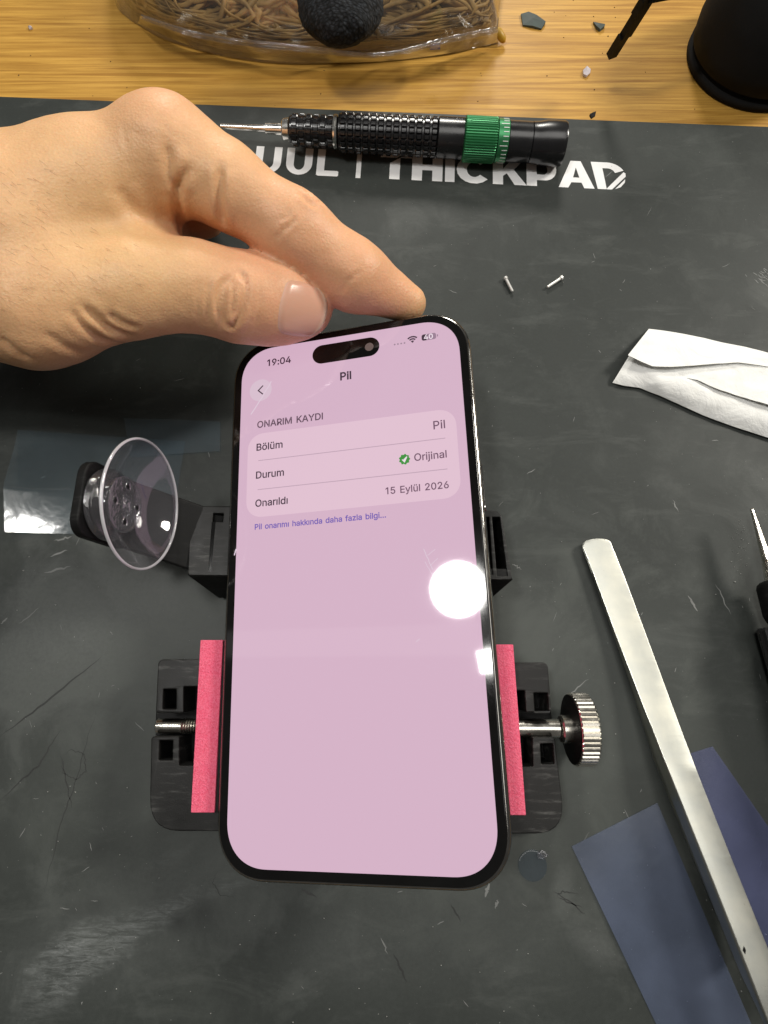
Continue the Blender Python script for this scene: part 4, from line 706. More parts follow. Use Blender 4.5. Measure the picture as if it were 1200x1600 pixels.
sheet('blue_film', [(1068, 1180), (1112, 1166), (1330, 1480), (1215, 1560)], lambda s_, t_: .25 + .3*math.sin(3*t_+s_)**2, M['violet_film'], 'violet blue plastic film lying on the mat right of the tweezers', 'film')
p = at(832, 1352, 0)
dot = MB().lathe([(.05, 4.0), (.35, 3.95), (.42, 3.5), (.36, .2)], Matrix.Translation(p) @ Matrix.Rotation(R(-90), 4, 'Y'), 40).build('clear_sticker', M['clear_dot'], None, ang=40)
v, f = outline_mesh([[(q.x - p.x, q.y - p.y) for q in (at(u, v_, 0) for u, v_ in ((838, 1333), (846, 1327), (856, 1334), (850, 1341), (840, 1340)))]], .3, .8)
tab = obj('pull_tab', [p + q for q in v], f, M['clear_hub'], None)
tab.parent = dot
rebase(dot, p); tab.data.transform(Matrix.Translation(-p*S))
tag(dot, 'small round clear sticker on the mat below the phone corner', 'sticker')
def pin(u0, v0, u1, v1, label):
    a, b = at(u0, v0, .9), at(u1, v1, .9); L = (b-a).length; Q = frame(a, b)
    o = MB().lathe([(0, .5), (.15, .8), (1.0, .85), (1.1, .55), (L-.2, .5), (L, .3)], Q, 14).build('metal_pin', M['pin'], None, ang=35); rebase(o, (a+b)/2); tag(o, label, 'pin')
pin(789, 433, 801, 456, 'short silver pin on the mat, tilted down to the right'); pin(879, 433, 855, 449, 'short silver pin on the mat, tilted up to the right')

def paper():
    t = NT('white_tissue'); c = t.coords(); n1 = t.noise(c, .09, 5, .6, .7); n2 = t.noise(c, 1.2, 5, .65)
    return t.set(color=t.mix(t.ramp(n1, .3, .7), (.80, .80, .77), (.88, .88, .86)), rough=.9, normal=t.bump(n2, .25, .0003, t.bump(n1, .5, .002)), spec=.15)
M['paper'] = paper()
tis = thing('folded_tissue', 'crumpled folded white paper tissue lying on the dark mat', 'tissue', at(1110, 610, 0))
def lerp_poly(P, t):
    x = t*(len(P)-1); i = min(int(x), len(P)-2); return tuple(a*(1-(x-i)) + b*(x-i) for a, b in zip(P[i], P[i+1]))
def ply(name, top, bot, zfn, nu=60, nv=20, seed=0, amp=.5, thick=.12):
    vs = []; fs = []
    for j in range(nv+1):
        for i in range(nu+1):
            s_, t_ = i/nu, j/nv; a = lerp_poly(top, s_); b = lerp_poly(bot, s_)
            u, v_ = a[0]*(1-t_) + b[0]*t_, a[1]*(1-t_) + b[1]*t_; z = zfn(s_, t_)
            q = at(u, v_, max(z, .2)); nz = mnoise.fractal(Vector((q.x*.09 + seed, q.y*.16, seed)), 1, 2, 4) * amp; q.z = max(.2, q.z + nz); vs.append(q)
    n1 = len(vs)
    for j in range(nv):
        for i in range(nu): a = j*(nu+1)+i; fs.append((a, a+nu+1, a+nu+2, a+1))
    vs += [p - Vector((0, 0, thick)) for p in vs]
    fs += [tuple(x + n1 for x in q[::-1]) for q in fs]
    bd = [i for i in range(nu)] + [ (nu) + j*(nu+1) for j in range(nv)] + [nv*(nu+1)+nu-i for i in range(nu)] + [(nv-j)*(nu+1) for j in range(nv)]
    for k in range(len(bd)): a, b = bd[k], bd[(k+1) % len(bd)]; fs.append((a, b, b+n1, a+n1))
    return sharp(obj(name, vs, fs, M['paper'], tis), 50)
ply('lower_ply', [(983,556),(1000,566),(1018,562),(1035,575),(1060,575),(1085,580),(1122,596),(1160,606),(1200,620),(1290,648)],
    [(957,598),(975,603),(1000,606),(1028,617),(1060,631),(1090,645),(1120,657),(1160,671),(1200,684),(1290,712)],
    lambda s_, t_: 1.0 + 2.8*math.sin(math.pi*min(1, .12 + .88*t_)**.9)*min(1, .35 + s_*2.0) + 1.2*max(0, 1-s_*5)*(1-t_), seed=3, amp=.28)
ply('middle_ply', [(1020,565),(1050,566),(1090,562),(1130,560),(1165,558),(1200,560),(1290,580)],
    [(1038,598),(1060,588),(1090,594),(1122,608),(1160,620),(1200,632),(1290,660)],
    lambda s_, t_: 2.6 + 1.4*t_*min(1, s_*2) + 1.5*s_, seed=9, amp=.4)
ply('upper_ply', [(1014,513.5),(1040,517),(1070,522),(1100,528),(1130,535),(1165,542),(1200,551),(1290,574)],
    [(981,555),(1002,565),(1020,572),(1050,573),(1085,571),(1120,568),(1155,566),(1290,586)],
    lambda s_, t_: .6 + 5.2*t_**.55*(1 - .25*s_) , seed=5, amp=.2)

# ------------------------------------------------------------------ tool at the right edge
ta, tb = at(1175, 796, 9.5), at(1268, 1105, 9)
tool = thing('probe_tool', 'black handled tool with thin steel needle tip at the right edge', 'probe tool', (tb.x, tb.y, 0))
TL = (tb-ta).length; MT = frame(ta, tb); tu = lambda v_: (v_-796)/309*TL
MB().lathe([(-.3, .3), (0, .55), (2, .6), (tu(880), 1.5), (tu(882), 1.2), (tu(884), 1.6), (tu(915), 2.3)], MT, 24).build('needle', M['nickel'], tool, ang=35)
MB().lathe([(tu(912), 2.4), (tu(914), 3.6), (tu(918), 4.6), (tu(924), 5.0), (tu(965), 5.3), (tu(972), 5.0), (tu(984), 4.2)], MT, 32).build('collar', M['black'], tool, ang=35)
MB().lathe([(tu(982), 4.3), (tu(983), 7.3), (tu(986), 7.9), (tu(1180), 8.2), (tu(1280), 8.0), (tu(1290), 6)], MT, 96, lambda i, k, a, r_: r_ - (.45 if k % 4 == 0 and 0 < i < 5 else 0)).build('ribbed_handle', M['anod'], tool, ang=18)

# ------------------------------------------------------------------ scraps on the bench
def scrap(name, pts, z, th, mat, label, cat):
    P = [at(u, v_, z) for u, v_ in pts]; c = sum(P, Vector())/len(P); n_ = len(P)
    vs = [q + Vector((0, 0, random.uniform(0, .8))) for q in P] + [q - Vector((0, 0, th)) for q in P] + [c + Vector((0, 0, 1.0))]
    fs = [(i, (i+1) % n_, 2*n_) for i in range(n_)] + [tuple(range(2*n_-1, n_-1, -1))] + [(i+n_, (i+1) % n_+n_, (i+1) % n_, i) for i in range(n_)]
    o = obj(name, vs, fs, mat, None); rebase(o, c); return tag(o, label, cat)
M['scrap'] = plastic('grey_green_tape', (.045, .062, .055), .65, .4)
M['lint'] = plastic('pale_lint', (.55, .50, .52), .9, .2); M['amber'] = plastic('amber_plastic', (.42, .24, .02), .4, .3)
scrap('tape_scrap', [(814, 22), (826, 18), (838, 25), (852, 36), (846, 45), (832, 42), (817, 39)], -3.4, .5, M['scrap'], 'larger torn grey green tape scrap on the wooden bench', 'scrap')
scrap('tape_scrap', [(927, 34), (945, 39), (944, 43), (937, 48), (931, 42)], -3.4, .5, M['scrap'], 'small dark torn tape scrap on the wood near the black arm', 'scrap')
scrap('tape_scrap', [(921, 180), (926, 176), (931, 175), (930, 181), (924, 185)], .4, .4, M['black'], 'tiny black flake at the far edge of the mat', 'scrap')
scrap('lint_bit', [(911, 110), (917, 104), (923, 108), (922, 114), (916, 120), (911, 117)], -3.5, .4, M['lint'], 'pale bit of lint on the bench below the black arm', 'lint')
scrap('lint_bit', [(44, 42), (49, 41), (51, 44), (46, 46)], -3.6, .3, M['lint'], 'tiny pinkish bit on the bench left of the bag', 'lint')
a_ = at(770, 47, 0); b_ = at(786, 62, -2)
o = MB().tube([a_, a_.lerp(b_, .5) + Vector((0, 0, 1)), b_, b_ + Vector((.4, -.9, -.5))], [1.5, 1.8, 1.5, .7], 12).build('amber_tip', M['amber'], None, smooth=True); rebase(o, (a_.x, a_.y, -4)); tag(o, 'amber plastic tip poking out beside the clear bag', 'plastic tip')
mb = MB()
for k in range(60):
    p = at(random.uniform(0, 1200), random.uniform(0, 175), -4); r_ = random.uniform(.15, .4)
    mb.add([p + Vector((r_*math.cos(q*2.1+k), r_*math.sin(q*2.1+k), .03)) for q in range(3)] + [p + Vector((0, 0, r_))], [(0, 1, 3), (1, 2, 3), (2, 0, 3)])
M['grit'] = plastic('dark_grit', (.06, .04, .02), .8, .3)
o = mb.build('bench_grit', M['grit']); tag(o, 'fine dark grit scattered over the wooden bench', kind='stuff')

# ------------------------------------------------------------------ black stand with an arm, top right
bc = at(1178, 95, -4); st = thing('desk_stand', 'matte black rounded stand with a thin notched arm on the bench', 'stand', bc)
TR_ = Matrix.Translation(bc) @ Matrix.Rotation(R(-90), 4, 'Y')
rad = (at(1178, 95, 0) - at(1066, 95, 0)).length
prof = [(0, rad*.93), (.5, rad*.97), (3.2, rad*.97), (4, rad*.90), (4.6, rad*.88), (6, rad*.97), (12, rad*1.0), (22, rad*.985), (30, rad*.93), (36, rad*.84), (40, rad*.70), (42.5, rad*.5), (43.5, rad*.2), (43.6, .3)]
MB().lathe(prof, TR_, 72, lambda i, k, a, r_: r_*(1 + .012*math.sin(3*a+1))).build('body', M['matte'], st, smooth=True)
e0, e1, e2 = at(957, 86, 12), at(1014, -6, 36), at(1110, -24, 34)
mb = MB(); Q = frame(e0, e1, (0, 0, 1)); L = (e1-e0).length
for x0, x1, y0, y1 in ((0, 9, -2.2, 1.2), (9, 18, -1.5, 2.2), (18, 24, -2.3, 2.2), (24, L+2, -2.2, 2.3)): mb.box((x0, y0, -1.3), (x1+.02, y1, 1.3), Q)
mb.build('arm', M['black'], st)
MB().tube([e1, e1.lerp(e2, .5), e2], 2.1, 12).build('arm_rod', M['black'], st, smooth=True)

# ------------------------------------------------------------------ clear bag with cord and a knitted bundle
BO = [(176,-40),(180,4),(196,24),(222,42),(255,60),(295,73),(340,85),(400,95),(450,99),(495,99),(560,97),(620,93),(665,88),(705,83),(745,73),(777,64),(779,30),(783,-10),(790,-60)]
bo = [at(u, v_, -3.2) for u, v_ in BO]
bcx = at(480, -40, -4)
bag = thing('plastic_bag', 'clear zip bag holding brown cord on the wooden bench', 'bag', bcx)
full = bo + [Vector((bcx.x + 88*math.cos(a), bcx.y + 62*math.sin(a), -3.2)) for a in [R(12 + 156*k/14) for k in range(15)]]
fr = resample([tuple(p) for p in full + full[:1]], 301)[:-1]
fr = [Vector(p) for p in fr]
NR = 56; vs = []; fs = []
def bag_h(x, y, r_):
    h = 38*(1 - r_**3.0)**.55
    if y < bcx.y: h *= 1
    w_ = mnoise.ridged_multi_fractal(Vector((x*.035, y*.05, 2)), 1, 2.1, 4, 1, 2)
    w2 = mnoise.ridged_multi_fractal(Vector((x*.09 + 7, y*.13, 5)), 1, 2.1, 3, 1, 2); h += 1.3*(w2-1)*min(1, (1-r_)*5)
    return h*(.9 + .10*w_) + (1-r_)*0 + 3.2*w_*min(1, (1-r_)*6)
for j in range(NR+1):
    r_ = 1 - j/NR
    for p in fr:
        q = bcx.lerp(p, r_); q.z = -3.2 + bag_h(q.x, q.y, r_); vs.append(q)
n_ = len(fr)
for j in range(NR):
    for k in range(n_): fs.append((j*n_+k, j*n_+(k+1) % n_, (j+1)*n_+(k+1) % n_, (j+1)*n_+k))
obj('bag_film', vs, fs, M['clear_bag'], bag, smooth=True)
lo = [p + Vector((0, 0, -.3)) for p in fr]
obj('bag_bottom', lo, [tuple(range(n_))[::-1]], M['clear_bag'], bag)
# zip strip along the front lip
zt_ = resample([(222,24),(290,45),(360,59),(440,67),(510,76),(575,84),(628,78),(690,60),(735,50),(777,42)], 60)
zb_ = resample([(215,36),(290,69),(360,86),(440,96),(510,98),(575,97),(628,93),(690,85),(735,77),(777,66)], 60)
vs = []; fs = []
for i, (a, b) in enumerate(zip(zt_, zb_)):
    wv = 1.5*math.sin(i*.45) + 1.0*math.sin(i*1.13+1)
    for k in range(7):
        t_ = k/6; vs.append(at(a[0]*(1-t_)+b[0]*t_, a[1]*(1-t_)+b[1]*t_, 11 - 12*t_ + wv*math.sin(t_*3)*1.3))
for i in range(59):
    for k in range(6): fs.append((i*7+k, i*7+k+1, (i+1)*7+k+1, (i+1)*7+k))
obj('zip_flap', vs, fs, M['clear_bag'], bag, smooth=True)
for t_ in (.08, .3):
    pts = [at(a[0]*(1-t_)+b[0]*t_, a[1]*(1-t_)+b[1]*t_, 11.8 - 12*t_ + (1.5*math.sin(i*.45) + math.sin(i*1.13+1))*math.sin(t_*3)*.9) for i, (a, b) in enumerate(zip(zt_, zb_))]
    MB().tube(pts, .55, 8).build('zip_track', M['clear_hub'], bag, smooth=True)
M['print'] = plastic('dark_print', (.03, .012, .05), .5, .1)
pp = [at(u, v_, 6.5) for u, v_ in ((672, 68), (688, 67), (688, 77), (672, 78))]; obj('print_mark', pp, [(0, 3, 2, 1)], M['print'], bag)
# cord
M['cord'] = plastic('tan_cord', (.38, .24, .08), .5, .45, .5, 1.5, spec=.4)
mb = MB()
for k in range(430):
    cx, cy = random.gauss(-38, 40), random.gauss(284, 22); ra_, rb_2 = random.uniform(24, 52), random.uniform(9, 26); ph = random.uniform(-.35, .35); tz = random.uniform(-.25, .25); zc_ = random.uniform(0, 26)
    s0 = random.random()*10; pts = []
    for q in range(34):
        a = 2*math.pi*q/34; wx = 1 + .10*math.sin(3*a + s0) + .05*math.sin(7*a + s0)
        x, y = ra_*math.cos(a)*wx, rb_2*math.sin(a)*wx
        X, Y = cx + x*math.cos(ph) - y*math.sin(ph), cy + x*math.sin(ph) + y*math.cos(ph)
        # stay inside the bag
        d_ = Vector((X - bcx.x, Y - bcx.y)); 
        lim = min(((Vector((p.x - bcx.x, p.y - bcx.y)).length) for p in fr), key=lambda L_: 0) if False else None
        Z = max(-2.2, zc_ + x*tz*.4 + 3*math.sin(2*a + s0)); pts.append(Vector((X, Y, Z)))
    mb.tube(pts, random.uniform(.7, 1.35), 6, True)
frv = [(math.atan2(p.y - bcx.y, p.x - bcx.x), (p - bcx).to_2d().length) for p in fr]; frv.sort()
ang_ = np.array([a for a, _ in frv]); rad_ = np.array([b for _, b in frv])
V = np.array([tuple(p) for p in mb.v]); dx, dy = V[:, 0] - bcx.x, V[:, 1] - bcx.y; rr = np.hypot(dx, dy); lim = np.interp(np.arctan2(dy, dx), ang_, rad_, period=2*math.pi)
q = rr/lim; qn = np.where(q > .80, .84 + .12*np.tanh((q-.84)/.25), q); V[:, 0] = bcx.x + dx*qn/np.maximum(q, 1e-6); V[:, 1] = bcx.y + dy*qn/np.maximum(q, 1e-6)
zm = -3 + 33*np.clip(1 - qn**3, 0, 1)**.55 - 1; V[:, 2] = -2.4 + np.clip(V[:, 2] + 2.4, 0, 40)/36*(zm + 2.4)*.97
mb.v = [Vector(p) for p in V]
cordo = mb.build('cord_hank', M['cord'], None, smooth=True); rebase(cordo, (-42, 296, -3)); tag(cordo, 'tangled hank of tan cord inside the clear bag', 'cord')
t = NT('black_knit'); c = t.coords((.3, .2, .4), (1.0, 2.4, .8)); vn = t.n('ShaderNodeTexVoronoi'); t.l(c, vn.inputs['Vector']); vn.inputs['Scale'].default_value = .75
M['knit'] = t.set(color=t.mix(t.ramp(vn.outputs['Distance'], .1, .6), (.040, .046, .054), (.008, .009, .010)), rough=.85, normal=t.bump(vn.outputs['Distance'], .6, .0006), spec=.4)
bm = bmesh.new(); bmesh.ops.create_icosphere(bm, subdivisions=5, radius=1)
kc = at(532, 6, 27); vs = []
for p in bm.verts:
    n1 = mnoise.fractal(p.co*2.2, 1, 2, 4)*.04; kn_ = .018*math.sin(p.co.x*60)*math.sin(p.co.z*60 + p.co.y*30)
    vs.append(kc + Vector((p.co.x*15.5, p.co.y*15, p.co.z*11)) * (1 + n1 + kn_))
bm.verts.index_update(); fs = [[q.index for q in g.verts] for g in bm.faces]; bm.free()
o = obj('knitted_bundle', vs, fs, M['knit'], None, smooth=True); rebase(o, kc); tag(o, 'dark knitted bundle lying in the clear bag on top of the cord', 'bundle')

# ------------------------------------------------------------------ the hand: one continuous surface from a smooth union of tapered limbs
def J(u, v, z): return np.array(at(u, v, z))
def cap_d(P, a, b, ra, rb):
    ab = b - a; t = np.clip(((P - a) @ ab) / (ab @ ab), 0, 1)
    return np.linalg.norm(P - a - t[:, None]*ab, axis=1) - (ra + (rb-ra)*t)
def smin(a, b, k):
    h = np.maximum(k - np.abs(a-b), 0)/k; return np.minimum(a, b) - h*h*k*.25
# (joint a, joint b, radius a, radius b) chains
INDEX = [(J(262,236,62), J(352,290,58), 11.6, 9.7), (J(352,290,58), J(458,360,51), 9.7, 9.4), (J(458,360,51), J(552,430,42), 9.4, 9.0), (J(552,430,42), J(635,474,33), 9.0, 5.7)]
THUMB = [(J(60,476,52), J(215,448,51), 15.0, 11.8), (J(215,448,51), J(300,447,48), 11.7, 11.0), (J(300,447,48), J(378,465,44), 11.0, 11.1), (J(378,465,44), J(428,472,41), 11.1, 11.0), (J(428,472,41), J(473,481,38), 11.0, 8.4)]
BACK = [(J(258,248,61), J(120,296,59), 12.4, 13.6), (J(120,296,59), J(-10,338,57), 13.6, 15.8), (J(-10,338,57), J(-320,400,52), 15.8, 22),
        (J(60,476,52), J(-40,452,52), 15, 15.5), (J(-40,452,52), J(-320,430,50), 15.5, 22),
        (J(150,330,55), J(30,370,56), 12, 17), (J(30,370,56), J(-320,395,52), 17, 23), (J(185,395,49), J(90,410,52), 8, 14)]
PALM = [(J(240,232,46), J(60,305,44), 11, 14), (J(232,232,33), J(60,300,34), 10, 13), (J(222,232,22), J(60,300,26), 8.5, 11), (J(60,310,34), J(-200,370,40), 15, 19)]
MIDDLE = [(J(240,232,46), J(318,268,36), 10.5, 9.2), (J(318,268,36), J(362,292,20), 9, 8), (J(362,292,20), J(315,318,10), 7.6, 6.4)]
RING = [(J(232,232,33), J(300,240,24), 9.5, 8.6), (J(300,240,24), J(305,275,12), 8.4, 7.3), (J(305,275,12), J(270,290,9.5), 7.2, 6.2)]
LITTLE = [(J(222,232,22), J(270,255,15), 8, 7.2), (J(270,255,15), J(272,290,9), 7, 6.2), (J(272,290,9), J(240,295,9), 6, 5.6)]
BULGE = [(J(304,268,50), J(316,334,43), 7.2, 6.8), (J(250,285,51), J(258,345,44), 8, 7.0)]
WEB = [(J(200,300,53), J(245,395,46), 8.5, 7.0), (J(180,330,52), J(250,420,47), 9, 8)]
def chain(P, ch, k):
    d = None
    for c in ch:
        e = cap_d(P, *c); d = e if d is None else smin(d, e, k)
    return d
def hand_sdf(P):
    back = chain(P, BACK, 9); palm = chain(P, PALM, 8)
    d = smin(back, palm, 8)
    web = chain(P, WEB, 6)
    idx = chain(P, INDEX, 4.5); th = chain(P, THUMB, 4.5)
    d = smin(d, idx, 7); d = smin(d, web, 6)
    d = smin(d, chain(P, BULGE, 1.5), 2.2)
    kx = np.clip((J(340,440,46)[0] - P[:, 0])/14.0, .04, 1)*5.5
    d = smin(d, th, kx)
    d = smin(d, chain(P, MIDDLE, 3), 1.6); d = smin(d, chain(P, RING, 3), 1.6); d = smin(d, chain(P, LITTLE, 3), 1.6)
    # knuckle of the index finger
    d = smin(d, np.linalg.norm(P - J(248, 218, 65), axis=1) - 8.4, 5)
    return d
def surface_nets(fn, lo, hi, h):
    n = np.ceil((hi - lo)/h).astype(int) + 1
    st = 4; nc = (n - 1)//st + 2
    gx = [lo[i] + np.arange(nc[i])*h*st for i in range(3)]
    Pc = np.stack(np.meshgrid(*gx, indexing='ij'), -1).reshape(-1, 3); dc = fn(Pc).reshape(nc)
    n = (nc - 1)*st + 1
    D = np.repeat(np.repeat(np.repeat(dc, st, 0), st, 1), st, 2)[:n[0], :n[1], :n[2]].astype(np.float32)
    near = np.abs(dc) < h*st*2.2
    NB = near.copy()
    m = np.repeat(np.repeat(np.repeat(NB, st, 0), st, 1), st, 2)
    sh = st//2
    m = np.roll(m, (-sh, -sh, -sh), (0, 1, 2))[:n[0], :n[1], :n[2]] | m[:n[0], :n[1], :n[2]]
    ii = np.argwhere(m); vals = np.empty(len(ii), np.float32)
    for s_ in range(0, len(ii), 400000): vals[s_:s_+400000] = fn(lo + ii[s_:s_+400000]*h)
    D[m] = vals
    neg = D < 0
    A = [slice(None, -1), slice(1, None)]
    cnt = sum(neg[A[i], A[j], A[k]].astype(np.int8) for i in (0,1) for j in (0,1) for k in (0,1))
    act = (cnt > 0) & (cnt < 8); cells = np.argwhere(act); idx = -np.ones(act.shape, np.int64); idx[act] = np.arange(len(cells))
    acc = np.zeros((len(cells), 3)); num = np.zeros(len(cells))
    cn = np.array([(i, j, k) for i in (0,1) for j in (0,1) for k in (0,1)])
    for a in range(8):
        for b in range(a+1, 8):
            if np.abs(cn[a]-cn[b]).sum() != 1: continue
            ca, cb = cells + cn[a], cells + cn[b]; va, vb = D[tuple(ca.T)], D[tuple(cb.T)]; x = (va < 0) != (vb < 0)
            t = np.where(x, va/(va - vb + 1e-12), 0); p = ca + (cb-ca)*t[:, None]; acc[x] += p[x]; num[x] += 1
    V = lo + acc/num[:, None]*h
    F_ = []
    for ax_ in range(3):
        o1, o2 = [(1, 2), (2, 0), (0, 1)][ax_]
        sl0 = [slice(None)]*3; sl1 = [slice(None)]*3; sl0[ax_] = slice(None, -1); sl1[ax_] = slice(1, None)
        x = neg[tuple(sl0)] != neg[tuple(sl1)]; e = np.argwhere(x)
        e = e[(e[:, o1] > 0) & (e[:, o2] > 0) & (e[:, o1] < act.shape[o1]) & (e[:, o2] < act.shape[o2])]
        d1 = np.zeros(3, int); d1[o1] = 1; d2 = np.zeros(3, int); d2[o2] = 1
        q = np.stack([idx[tuple((e - d1 - d2).T)], idx[tuple((e - d2).T)], idx[tuple(e.T)], idx[tuple((e - d1).T)]], 1)
        inside = neg[tuple(e.T)]; q[~inside] = q[~inside][:, ::-1]; F_.append(q)
    Fq = np.concatenate(F_); Fq = Fq[(Fq >= 0).all(1)]
    return V, Fq
lo = np.array([J(-250, 300, 60)[0], 60, 2.5]); hi = np.array([28, 200, 90])
HV, HF = surface_nets(hand_sdf, lo, hi, .75)
def laplace(V, Fq, it, lam=.5):
    E = np.concatenate([Fq[:, [0,1]], Fq[:, [1,2]], Fq[:, [2,3]], Fq[:, [3,0]]])
    n = len(V); deg = np.bincount(E.ravel(), minlength=n)
    for _ in range(it):
        A_ = np.stack([np.bincount(E[:, 0], V[E[:, 1], c], n) + np.bincount(E[:, 1], V[E[:, 0], c], n) for c in range(3)], 1)
        V = V + lam*(A_/np.maximum(deg, 1)[:, None] - V)
    return V
HV = laplace(HV, HF, 4)
def normals(V, Fq):
    nf = np.cross(V[Fq[:, 2]] - V[Fq[:, 0]], V[Fq[:, 3]] - V[Fq[:, 1]]); nv = np.zeros_like(V)
    for c in range(4): 
        for k in range(3): nv[:, k] += np.bincount(Fq[:, c], nf[:, k], len(V))
    return nv/np.maximum(np.linalg.norm(nv, axis=1), 1e-9)[:, None]
HN = normals(HV, HF)
bvh = BVHTree.FromPolygons([tuple(p) for p in HV], [tuple(q) for q in HF])
def on_hand(u, v):
    h = bvh.ray_cast(CAM, ray(u, v)); return h[0], h[1]
def smooth_poly(pts, n):
    return resample(pts, n)
def groove(pts, depth, width, ridge=.35):
    """press a skin crease along a line on the hand, with soft rolls beside it"""
    global DISP
    q = [on_hand(*p)[0] for p in smooth_poly(pts, max(8, 4*len(pts)))]
    q = np.array([tuple(p) for p in q if p is not None])
    if len(q) < 2: return
    lo_, hi_ = q.min(0) - width*5, q.max(0) + width*5
    sel = np.where(((HV > lo_) & (HV < hi_)).all(1))[0]; P = HV[sel]; best = np.full(len(P), 1e9); tt = np.zeros(len(P))
    for i in range(len(q)-1):
        ab = q[i+1]-q[i]; t = np.clip(((P-q[i]) @ ab)/max(ab @ ab, 1e-9), 0, 1); d = np.linalg.norm(P-q[i]-t[:, None]*ab, axis=1)
        b = d < best; best[b] = d[b]; tt[b] = (i + t[b])/(len(q)-1)
    fade = np.clip(np.minimum(tt, 1-tt)*5 + .25, 0, 1)
    DISP[sel] += fade*(-depth*np.exp(-(best/width)**2) + ridge*depth*np.exp(-((best - 2.2*width)/(1.2*width))**2))
DISP = np.zeros(len(HV))
# thumb joint wrinkles
groove([(352,432),(343,455),(341,482),(350,510)], .75, .75); groove([(366,424),(354,448),(350,480),(356,508),(366,514)], .55, .55)
groove([(372,422),(384,440),(382,472),(370,500),(362,512)], .7, .7); groove([(362,440),(366,465),(360,495)], .4, .45, .2); groove([(374,440),(376,468),(368,492)], .4, .45, .2)
groove([(392,428),(396,455),(390,490)], .25, .5, .2); groove([(328,440),(324,470),(328,505)], .3, .7, .2); groove([(312,438),(309,470),(313,505)], .18, .6, .2); groove([(404,440),(406,470),(400,505)], .18, .5, .2)
# base of the thumb, wrist side
groove([(128,478),(150,497),(175,514),(205,524)], .8, 1.1); groove([(112,486),(130,508),(160,530),(190,538)], .6, 1.0); groove([(170,490),(190,504),(212,512)], .6, .9); groove([(0,528),(20,545),(45,562)], .5, 1.2); groove([(70,520),(100,540),(130,552)], .3, 1.2)
# web between thumb and index, and finger folds
groove([(262,225),(266,262),(272,285),(278,302)], .7, 1.3); groove([(292,262),(284,280),(276,300),(279,330),(283,368)], .9, .9)
groove([(346,262),(343,290),(343,322),(348,350)], .9, .9); groove([(186,292),(196,312),(212,332),(240,352)], .5, 1.6)
groove([(462,340),(452,352),(440,362),(433,374)], .35, .5); groove([(448,326),(452,334),(446,340),(440,342)], .25, .45, .1); groove([(546,432),(540,444),(534,456)], .25, .6); groove([(562,424),(552,432),(546,440)], .2, .5)
groove([(470,303),(482,316),(494,322)], .6, .6); groove([(478,296),(490,310),(503,318)], .6, .6); groove([(486,290),(498,306),(510,318)], .5, .55)
for k in range(8): u = 200 + k*9; groove([(u-8, 196+k*2), (u-2, 232), (u-1, 262)], .16, .55, .3)
for k in range(5): u = 258 + k*8; groove([(u, 196+k*5), (u+5, 214+k*5), (u+3, 236+k*3)], .14, .5, .3)
rnd = np.array([mnoise.fractal(Vector(p)*.09, 1, 2, 3) for p in HV]) * .28
HV2 = HV + HN*(DISP*1.25 + rnd)[:, None]
hb = at(60, 330, 2)
hand = obj('hand', [tuple(p) for p in HV2], [tuple(map(int, q)) for q in HF], None, None, smooth=True)
hand.data.materials.clear()
# a tint attribute: redder skin on knuckles and finger pads (0.5 is neutral)
tint = np.full(len(HV), .45)
for (u, v_, z, r_, k) in ((250,160,72,16,.30), (318,345,50,11,.45), (470,320,58,14,.18), (400,350,50,16,.12), (600,470,38,18,.28), (540,450,43,18,.14), (470,500,38,10,.5), (445,515,40,12,.3), (375,470,52,14,.14), (120,440,66,26,.14), (380,400,52,12,.25), (20,540,50,25,.12), (240,330,50,14,.35)):
    tint += k*np.exp(-(np.linalg.norm(HV - J(u, v_, z), axis=1)/r_)**2)
for (u, v_, z, r_, k) in ((110,330,72,30,-.22), (60,500,66,30,-.18), (290,450,58,18,-.12), (330,240,66,20,-.16), (160,420,60,20,-.10), (200,300,58,16,-.2), (656,482,33,5,-.3), (310,262,58,9,-.15)):
    tint += k*np.exp(-(np.linalg.norm(HV - J(u, v_, z), axis=1)/r_)**2)
at_ = hand.data.attributes.new('tint', 'FLOAT', 'POINT'); at_.data.foreach_set('value', np.clip(tint, 0, 1).astype(np.float32))
def skin():
    t = NT('skin'); c = t.coords(); a = t.n('ShaderNodeAttribute', attribute_name='tint')
    n1 = t.noise(c, .16, 6, .6); n2 = t.noise(c, 1.6, 5, .6); vn = t.n('ShaderNodeTexVoronoi'); t.l(c, vn.inputs['Vector']); vn.inputs['Scale'].default_value = 1.5
    col = t.mix(a.outputs['Fac'], (.73, .475, .225), (.73, .345, .21))
    col = t.mix(t.ramp(n1, .35, .68, 0, .42), col, (.60, .34, .17)); col = t.mix(t.ramp(n2, .52, .72, 0, .22), col, (.56, .30, .16))
    col = t.mix(t.ramp(n2, .28, .46, .20, 0), col, (.84, .62, .38))
    st = t.noise(t.coords((0, 0, R(20)), (.9, 3.2, 1.5)), 1, 4, .6)
    nb = t.bump(vn.outputs['Distance'], .28, .00022); nb = t.bump(st, .30, .0002, nb); nb = t.bump(n1, .3, .0006, nb)
    m = t.set(color=col, rough=t.ramp(n2, .3, .7, .40, .56), normal=nb, sss=.28, spec=.42)
    t.b.inputs['Subsurface Radius'].default_value = (1, .36, .2); t.b.inputs['Subsurface Scale'].default_value = .0022; return m
M['skin'] = skin(); hand.data.materials.append(M['skin'])
tag(hand, 'left hand with thumb and index finger gripping the top edge of the phone', 'hand')
